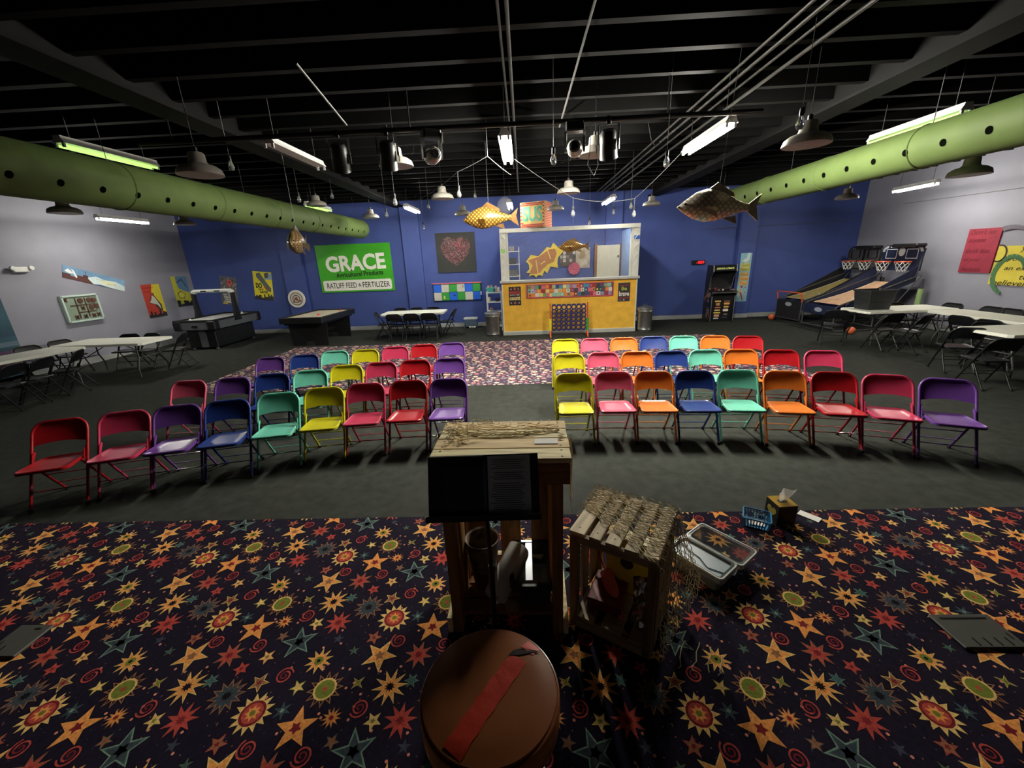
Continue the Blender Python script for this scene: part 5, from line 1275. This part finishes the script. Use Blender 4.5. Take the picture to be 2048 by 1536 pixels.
# ================================================================ music stand with an open folder
M_ms = mat('music_stand_black', (22, 22, 24), .42, var=.12)
dl, dr, ul, ur = fl(853, 1040, 1.255), fl(1085, 1032, 1.255), fl(872, 914, 1.46), fl(1083, 906, 1.46)
c0 = (dl+dr)/2; c1 = (ul+ur)/2; up = (c1-c0); hgt = up.length; rx = ((dr-dl).normalized()); up = (up-rx*up.dot(rx)).normalized(); nn = rx.cross(up)
wid = ((dr-dl).length+(ur-ul).length)/2
t = thing('music_stand', 'black music stand in front of the lectern', 'stand', (c0.x, c0.y+.10, ZS))
Mx = Matrix((rx, -nn, up)).transposed()     # local desk axes: x right, y away from reader, z up the desk
base = c0-t.location
def dp(x, y, z): return tuple(base+Mx @ Vector((x, y, z)))
def dbox(x, y, z, w, d, h, m, name, par):
    return MB().box(dp(x, y, z), (w, d, h), M=Mx).build(name, m, par)
dk = dbox(0, .004, hgt/2, wid, .004, hgt, M_ms, 'desk', t)
dbox(0, -.022, .003, wid, .055, .004, M_ms, 'desk_lip', t); dbox(0, -.048, .012, wid, .003, .02, M_ms, 'lip_edge', t)
bk = Vector(dp(0, .02, hgt*.45))
MB().box(dp(0, .02, hgt*.45), (.05, .03, .08), M=Mx).build('desk_bracket', M_ms, t)
MB().tube([bk, (bk.x+.004, bk.y+.02, .55), (bk.x+.004, bk.y+.02, .25)], .0085, 10).build('upper_pole', M_ms, t, True)
MB().tube([(bk.x+.004, bk.y+.02, .5), (bk.x+.004, bk.y+.02, .06)], .012, 10).build('lower_pole', M_ms, t, True)
for k in range(3):
    a = math.radians(90+120*k+25); MB().tube([(bk.x+.004, bk.y+.02, .1), (bk.x+.004+.09*math.cos(a), bk.y+.02+.09*math.sin(a), .045), (bk.x+.004+.17*math.cos(a), bk.y+.02+.17*math.sin(a), .008)], .007, 8).build('leg', M_ms, t, True)
wp = Vector(dp(-.02, .0, hgt)); 
fo = thing('folder', 'open black document folder with a clear page pocket on the stand', 'folder', t.location)
M_fold = mat('folder_black', (24, 24, 26), .55, var=.15)
dbox(-wid*.24, -.006, hgt*.5+.004, wid*.5, .006, hgt*.95, M_fold, 'cover_flap', fo)
dbox(wid*.22, -.006, hgt*.5+.004, wid*.42, .006, hgt*.97, M_fold, 'cover_flap', fo)
dbox(wid*.018, -.012, hgt*.48, .012, .008, hgt*.86, mat('folder_spine_blue', (58, 92, 104), .4, var=.2), 'page_edge', fo)
pg = dbox(wid*.235, -.012, hgt*.5+.004, wid*.38, .004, hgt*.93, mat('page_in_plastic', (226, 232, 236), .22, var=.12, scale=5, coat=.5), 'page', fo)
for i in range(24):
    if i in (5, 10): continue
    dbox(wid*.235-wid*.02*((i*7) % 3)*.6, -.0146, hgt*.92-i*hgt*.034, wid*(.3-.02*((i*5) % 4)), .0006, .0026, flat((110, 116, 120)), 'text_line', pg)
pk = dbox(-wid*.17, -.0105, hgt*.42, wid*.34, .003, hgt*.78, mat('pocket_black', (20, 20, 21), .35, var=.1), 'pocket', fo)
for a, b in (((-wid*.34, hgt*.80), (-wid*.34, hgt*.05)), ((-wid*.34, hgt*.80), (-wid*.46, hgt*.92)), ((-wid*.34, hgt*.80), (-wid*.02, hgt*.86))):
    MB().tube([dp(a[0], -.0135, a[1]), dp(b[0], -.0135, b[1])], .0012, 4).build('pocket_seam', flat((60, 60, 60)), pk)
# ================================================================ things inside the lectern
lc = Vector(((lx0+lx1)/2, (ly0+ly1)/2, 0)); sz = ZS+.108
o = thing('popcorn_tub', 'dark patterned paper tub with a red foot inside the lectern', 'tub', (lc.x-.12, lc.y+.0, sz))
MB().lathe([(0, 0), (.05, 0), (.062, .1), (0, .1)], 20).build('tub_foot', mat('tub_red', (120, 24, 26), .5, var=.1), o, True)
MB().lathe([(.062, .1), (.08, .27), (.083, .275), (.074, .27), (.058, .11), (0, .11)], 24).build('tub_wall', mat('tub_pattern', (120, 104, 84), .6, var=.8, scale=26), o, True)
o = thing('paper_towel_roll', 'white paper towel roll leaning inside the lectern', 'paper roll', (lc.x-.06, lc.y-.14, sz+.057), 0)
o.rotation_euler = Vector((.42, .82, .34)).to_track_quat('Z', 'Y').to_euler()
MB().lathe([(.02, 0), (.052, 0), (.055, .004), (.055, .256), (.052, .26), (.02, .26), (.02, 0)], 28).build('paper', mat('paper_towel', (222, 218, 208), .9, var=.04, bump=.2, bscale=80), o, True)
MB().lathe([(.021, 0), (.0195, .0), (.0195, .26), (.021, .26), (.021, 0)], 20).build('core', mat('cardboard_core', (96, 74, 54), .8), o, True)
o = thing('plastic_box', 'clear plastic box with a modelled light streak inside the lectern', 'box', (lc.x+.12, lc.y-.0, sz))
tub(.13, .17, .26, .19, .28, .003).build('box_body', mat('smoky_plastic', (70, 72, 76), .2, var=.05, trans=.4), o)
MB().box((-.02, 0, .135), (.032, .25, .004)).build('strip', mat('light_streak', (140, 142, 148), .3, metal=.4), o)  # pale strip stands in for a streak of reflected light
# ================================================================ wooden crate with fishing net
CZ = 1.0
ca, cb, cc_ = fl(1138, 1060, CZ), fl(1318, 1122, CZ), fl(1214, 977, CZ)
ang = math.atan2(cb.y-ca.y, cb.x-ca.x); CWd = (cb-ca).length; CDp = .372; CH = CZ-ZS
ex = Vector((math.cos(ang), math.sin(ang), 0)); ey = Vector((-math.sin(ang), math.cos(ang), 0))
cen = ca+ex*CWd/2+ey*CDp/2
t = thing('wooden_crate', 'weathered slatted crate with a net draped over it', 'crate', (cen.x, cen.y, ZS), ang)
sw = [.07, .05, .06, .055, .06]; gp = (CWd-sum(sw))/4; x = -CWd/2
for i, w_ in enumerate(sw):
    pl = MB().box((x+w_/2, 0, CH-.008), (w_, CDp, .016), bev=.002).build('top_slat', M_w4 if i % 2 == 0 else M_w5, t)
    for sy in (-1, 1): MB().lathe([(0, 0), (.004, 0), (.003, .001), (0, .001)], 8, c=(x+w_/2, sy*(CDp/2-.04), CH)).build('nail', M_nail, pl)
    x += w_+gp
M_w4y = mat('weathered_wood_lengthwise', (186, 170, 140), .7, var=.3, scale=3, bump=.15, bscale=30, stretch=(14, 1.5, 14))
for o_ in [c for c in t.children if c.name.startswith('top_slat')]: o_.data.materials[0] = M_w4y if int(o_.location.x*0) == 0 and o_.data.materials[0] is M_w4 else mat('weathered_dark_lengthwise', (164, 148, 120), .7, var=.3, scale=3, bump=.15, bscale=30, stretch=(14, 1.5, 14))
for sy in (-1, 1):
    MB().box((0, sy*(CDp/2-.015), CH-.035), (CWd-.01, .025, .036)).build('top_rail', M_w5, t)
    MB().box((0, sy*(CDp/2-.015), .02), (CWd-.01, .025, .036)).build('bottom_rail', M_w5, t)
    for sx in (-1, 1): MB().box((sx*(CWd/2-.02), sy*(CDp/2-.02), CH/2-.01), (.035, .035, CH-.03)).build('corner_post', M_v2, t)
for i in range(3): MB().box((-CWd/2+.07+i*.125, 0, .045), (.09, CDp-.03, .014)).build('bottom_slat', M_w5, t)
for sx in (-1, 1):
    for i in range(3): MB().box((sx*(CWd/2-.004), -CDp/2+.07+i*.115, CH/2), (.012, .075, CH-.04)).build('side_slat', M_v2, t)
# the draped net: a diamond lattice over the far half of the top and down one side
rr = random.Random(31); nv = {}
M_fn = mat('old_fishing_net', (206, 192, 156), .9, var=.25, scale=20)
NU, NVv = 40, 46
def net_pt(i, j):
    if (i, j) in nv: return nv[(i, j)]
    u = i/NU; v = j/NVv                              # u along the slats' width over the edge, v towards the back
    s = -.02+u*(CWd+.02+.42)                         # arc length across the top, then down the side
    front = -CDp/2+.17-.20*min(1, max(0, (s-.02)/(CWd*.9)))
    y = front+(CDp/2+.02-front)*v+rr.gauss(0, .0035)
    if s < CWd: x, z = -CWd/2+s, CH+.004+abs(rr.gauss(0, .003))
    else:
        dd = s-CWd; fl_ = .05*math.sin(dd*7+v*5)
        x = CWd/2+.012+.09*(dd/.42)**1.2*(.4+v)+.03*max(0, fl_)*6*.12; z = CH-dd*1.06
        y += .10*(dd/.42)*(v-.15)
        z = max(z, .012+abs(rr.gauss(0, .004)))
    x += rr.gauss(0, .0035)
    nv[(i, j)] = (x, y, z); return nv[(i, j)]
nb = MB()
for i in range(NU):
    for j in range(NVv):
        if (i+j) % 2: continue
        a = net_pt(i, j)
        for di, dj in ((1, 1), (1, -1)):
            if 0 <= j+dj <= NVv and i+di <= NU: nb.tube([a, net_pt(i+di, j+dj)], .0016, 3, caps=False)
for k in range(4): nb.tube([(CWd/2+.11+.05*k+rr.uniform(-.01, .01), -.02+.03*math.sin(k+q*.9)-.02*q, .006) for q in range(7)], .0018, 4)
o = nb.build('fishing_net', M_fn, None, loc=(cen.x, cen.y, ZS), rz=ang); tag(o, 'brown fishing net draped over the slatted crate', 'net')
# inside the crate
o = thing('yellow_bag', 'mustard paper bag with a round dark emblem inside the crate', 'bag', tuple(cen+ex*.0+ey*.11+Vector((0, 0, ZS+.052-CZ))), ang)
MB().prism([(-.1, 0), (.1, 0), (.105, .3), (-.105, .3)], -.035, .035).build('bag_body', mat('mustard_paper', (206, 170, 40), .5, var=.1), o)
MB().disc(.0, .17, .032, -.037, 0, 20).build('print', flat((46, 40, 30)), o); MB().box((0, 0, .3), (.2, .072, .012)).build('bag_rim', mat('mustard_rim', (166, 146, 50), .4), o)
o = thing('red_umbrella', 'folded dusty red umbrella lying inside the crate', 'umbrella', tuple(cen-ex*.02-ey*.03+Vector((0, 0, ZS+.09-CZ))), ang+math.radians(-50)); o.rotation_euler = (0, math.radians(22), ang+math.radians(-50))
MB().lathe([(0, -.14), (.03, -.13), (.034, -.05), (.02, .05), (.006, .1), (0, .1)], 12, axis='x').build('canopy', mat('dusty_red_cloth', (214, 96, 90), .7, var=.15), o, True)
MB().tube([(-.1, 0, 0), (-.24, 0, 0)], .006, 8).build('handle', mat('red_handle', (150, 50, 44), .4), o, True)
o = thing('red_box', 'dark red box on the crate bottom under the umbrella', 'box', tuple(cen-ex*.06+ey*.0+Vector((0, 0, ZS+.052-CZ))), ang+.1); MB().box((0, 0, .03), (.16, .2, .06), bev=.004).build('carton', mat('dark_red_card', (104, 24, 26), .5), o)
o = thing('foil_pouch', 'crumpled silver foil pouch standing in the crate corner', 'pouch', tuple(cen+ex*.125-ey*.08+Vector((0, 0, ZS+.052-CZ))), ang+.3)
vs = []; fs = []; rr = random.Random(8); nu, nv_ = 9, 12
for s in (-1, 1):
    for j in range(nv_+1):
        for i in range(nu+1):
            u = i/nu-.5; v = j/nv_; th = .03*(1-(2*u)**2)*(1-v)**.7+.003
            vs.append((u*.11*(1-.15*math.sin(v*3)), s*th+rr.gauss(0, .004), v*.27+rr.gauss(0, .003)))
n1 = (nu+1)*(nv_+1)
for s in (0, 1):
    for j in range(nv_):
        for i in range(nu): a = s*n1+j*(nu+1)+i; fs.append((a, a+1, a+nu+2, a+nu+1) if s == 0 else (a, a+nu+1, a+nu+2, a+1))
MB().add(vs, fs).build('foil', mat('silver_foil', (204, 206, 210), .18, metal=1.0, var=.05), o)
# ================================================================ small things at the stage edge
t = thing('tissue_box', 'gold and black cube tissue box with a tissue pulled up', 'tissue box', (1.585, 2.205, ZS), math.radians(4))
a_ = .118; hh = .132
MB().box((0, 0, hh/2), (a_, a_, hh)).build('carton', mat('tissue_black', (30, 26, 20), .5, var=.1), t)
MB().box((0, 0, hh), (a_+.001, a_+.001, .003)).build('lid_print', mat('tissue_gold', (168, 132, 40), .35, metal=.4, var=.1), t)
def heartpoly(cx, cz, s): return [(cx+s*.062*(16*math.sin(q)**3)/16, cz+s*.062*(13*math.cos(q)-5*math.cos(2*q)-2*math.cos(3*q)-math.cos(4*q))/16) for q in [2*PI*i/26 for i in range(26)]]
MB().prism(heartpoly(0, hh*.52, .6), -a_/2-.001, -a_/2+.001).build('heart_print', flat((58, 42, 34)), t)
o = MB().prism(heartpoly(0, hh*.52, .65), -a_/2-.001, -a_/2+.001).build('heart_print', mat('heart_gold', (160, 140, 62), .5, var=.2, scale=80), t); o.rotation_euler = (0, 0, -PI/2)
MB().prism(rrect(-.03, -.016, .03, .016, .014), hh+.001, hh+.0025, plane='xy').build('opening', M_dark, t)
vs = []; fs = []; rr = random.Random(5)
for j in range(7):
    for i in range(9):
        u = i/8-.5; v = j/6; vs.append((u*(.05+.05*v)+.012*v+.006*math.sin(9*u+3*v), .016*math.sin(7*u+2*v)*(.3+v), hh-.004+v*.085+.02*u*v))
for j in range(6):
    for i in range(8): a = j*9+i; fs.append((a, a+1, a+10, a+9))
MB().add(vs, fs).build('tissue', mat('tissue_paper', (240, 236, 228), .9, var=.03, trans=.55, ior=1.05), t, True)
pc = [fl(1600, 1020, ZS), fl(1643, 1037, ZS), fl(1638, 1046, ZS), fl(1594, 1031, ZS)]; cp_ = sum(pc, Vector())/4; an_ = math.atan2((pc[1]-pc[0]).y, (pc[1]-pc[0]).x)
o = MB().box((0, 0, .0035), (.118, .06, .003)).build('paper_slip', mat('card_paper', (232, 230, 222), .7), None, loc=(cp_.x, cp_.y, ZS), rz=an_); tag(o, 'narrow white paper slip on the star carpet beside the tissue box', 'paper')
t = thing('plastic_basket', 'small blue slotted plastic basket beside the tissue box', 'basket', (1.415, 2.16, ZS+.003), math.radians(-28))
M_bb = mat('blue_basket_plastic', (44, 116, 158), .4, var=.06)
bw_, bd_, bh_ = .15, .13, .062
MB().box((0, 0, .003), (bw_-.02, bd_-.02, .005)).build('basket_floor', M_bb, t)
rim = MB().tube([(x, y, bh_) for x, y in rrect(-bw_/2, -bd_/2, bw_/2, bd_/2, .015, 3)], .005, 6, closed=True).build('rim', M_bb, t)
for sx, sy, n_ in ((0, -1, 9), (0, 1, 9), (-1, 0, 8), (1, 0, 8)):
    for i in range(n_):
        q = -.5+(i+.5)/n_
        a = (q*bw_, sy*bd_/2, bh_) if sy else (sx*bw_/2, q*bd_, bh_); b = (q*(bw_-.02), sy*(bd_/2-.01), .004) if sy else (sx*(bw_/2-.01), q*(bd_-.02), .004)
        MB().bar(a, b, .006, .004).build('slat', M_bb, t)
o = MB().box((0, 0, .012), (.085, .06, .002), rz=.1).build('note_card', MATS['card_paper'], None, loc=(1.415, 2.155, ZS+.003), rz=math.radians(-28)); tag(o, 'white note card lying in the blue basket', 'card')
M_clr = mat('clear_plastic', (214, 220, 222), .12, var=0, trans=.82, ior=1.2)
M_rimw = mat('milky_plastic_rim', (186, 190, 184), .35, var=.05)
t = thing('shoe_box', 'clear plastic box with handwriting beside the crate', 'plastic box', (1.045, 1.86, ZS+.002), math.radians(-52))
tub(.105, .25, .125, .28, .145, .003, .02).build('box_body', M_clr, t)
MB().tube([(x, y, .103) for x, y in rrect(-.155, -.0875, .155, .0875, .02, 3)], .006, 6, closed=True).build('box_rim', M_rimw, t)
o = text(t, 'Pens', 0, .05, .08, .05, flat((50, 52, 56)), y=-.0); o.location = (.1432, 0, 0); o.rotation_euler = (0, 0, PI/2)
t = thing('shoe_box', 'clear plastic box with a grey blue lid against the crate', 'plastic box', (.90, 1.765, ZS+.002), math.radians(-52))
tub(.105, .25, .125, .28, .145, .003, .02).build('box_body', M_clr, t)
MB().tube([(x, y, .103) for x, y in rrect(-.15, -.0825, .15, .0825, .02, 3)], .006, 6, closed=True).build('box_rim', M_rimw, t)
MB().box((0, 0, .09), (.26, .13, .006), bev=.002).build('grey_insert', mat('grey_blue_plastic', (128, 144, 150), .35, var=.08), t)
MB().tube([(.13, -.02, .096), (.06, -.045, .097), (.0, -.01, .097), (-.07, .0, .097), (-.13, .03, .096)], .0025, 5).build('cable', M_dark, t)
# ================================================================ floor outlet covers
M_cov = mat('grey_cover_plastic', (74, 73, 68), .5, var=.08)
def cover(x, y, w, d, rz, label, slots):
    t = thing('floor_outlet_cover', label, 'outlet cover', (x, y, ZS+.002), rz)
    MB().box((0, 0, .006), (w, d, .012), bev=.005).build('plate', M_cov, t)
    for a, b, c, e in slots: MB().box((a, b, .0125), (c, e, .002)).build('slot', M_dark, t)
cover(1.95, 1.395, .262, .17, .0, 'grey floor outlet cover with slots on the basketball side of the stage', [(.0, .06, .2, .008)]+[(-.06+.045*i, -.055, .006, .035) for i in range(4)]+[(.105, -.03, .006, .03)])
cover(-2.45, 1.375, .17, .17, .0, 'grey floor outlet cover on the picture wall side of the stage', [(.03, .06, .03, .01), (-.02, -.05, .006, .04), (-.06, -.03, .006, .05)])
# ================================================================ leather stool
SX, SY_, SZ = -.118, .745, 1.08
t = thing('stool', 'round brown leather stool patched with orange tape', 'stool', (SX, SY_, ZS))
sh_ = SZ-ZS; R = .178
M_lea = mat('brown_leather', (150, 88, 50), .33, spec=.6, var=.12, scale=5, bump=.12, bscale=120)
def crown(r): return sh_-.011*(r/R)**6-.004*(r/R)**2
MB().lathe([(0, crown(0))]+[(R*i/10, crown(R*i/10)) for i in range(1, 10)]+[(R*.965, crown(R)+.004), (R*.985, crown(R)-.004)], 64).build('seat_top', M_lea, t, True)
zr = crown(R)-.006
MB().tube([(R*.99*math.cos(2*PI*i/64), R*.99*math.sin(2*PI*i/64), zr) for i in range(64)], .0048, 8, closed=True).build('piping', mat('piping_leather', (132, 78, 50), .3, var=.1), t, True)
MB().lathe([(R*.99, zr), (R*1.02, zr-.03), (R*1.01, zr-.075), (R*.96, zr-.1), (0, zr-.1)], 64).build('seat_side', M_lea, t, True)
M_tape = mat('orange_red_tape', (196, 58, 34), .45, var=.1, scale=12, bump=.25, bscale=26)
def tape(a, b, w, n=24):
    a, b = Vector(a), Vector(b); d = (b-a).normalized(); q = Vector((-d.y, d.x)); vs = []; rr = random.Random(3)
    for i in range(n+1):
        c = a.lerp(b, i/n); wl = w/2*(1+.05*math.sin(i*1.3)); 
        for s in (-1, -.33, .33, 1):
            p = c+q*wl*s; r_ = p.length; 
            vs.append((p.x, p.y, crown(min(r_, R*.96))+.0014+.0008*max(0, math.sin(i*.9+s*2))))
    fs = [(i*4+k, i*4+k+1, i*4+k+5, i*4+k+4) for i in range(n) for k in range(3)]
    return MB().add(vs, fs)
tape((-.075, -.145), (.075, .075), .052).build('tape_strip', M_tape, t, True)
tape((.098, .098), (.118, .122), .04, 6).build('tape_strip', M_tape, t, True)
tp = [(.045, .082), (.06, .098), (.085, .104), (.12, .102), (.135, .094), (.118, .094), (.095, .088), (.07, .082)]
MB().add([(x, y, crown(min(R*.96, math.hypot(x, y)))+.0026) for x, y in tp], [tuple(range(len(tp)))]).build('tear', mat('torn_leather', (30, 18, 12), .8), t)
MB().lathe([(0, zr-.1), (.13, zr-.1), (.13, zr-.13), (.02, zr-.14), (0, zr-.14)], 32).build('swivel_plate', M_dark, t)
for k in range(4):
    a = math.radians(45+90*k); MB().tube([(.1*math.cos(a), .1*math.sin(a), zr-.12), (.17*math.cos(a), .17*math.sin(a), .014), (.171*math.cos(a), .171*math.sin(a), .0)], .012, 10).build('leg', M_steel, t, True)
MB().tube([(.148*math.cos(2*PI*i/40), .148*math.sin(2*PI*i/40), .16) for i in range(40)], .009, 8, closed=True).build('foot_ring', M_steel, t, True)
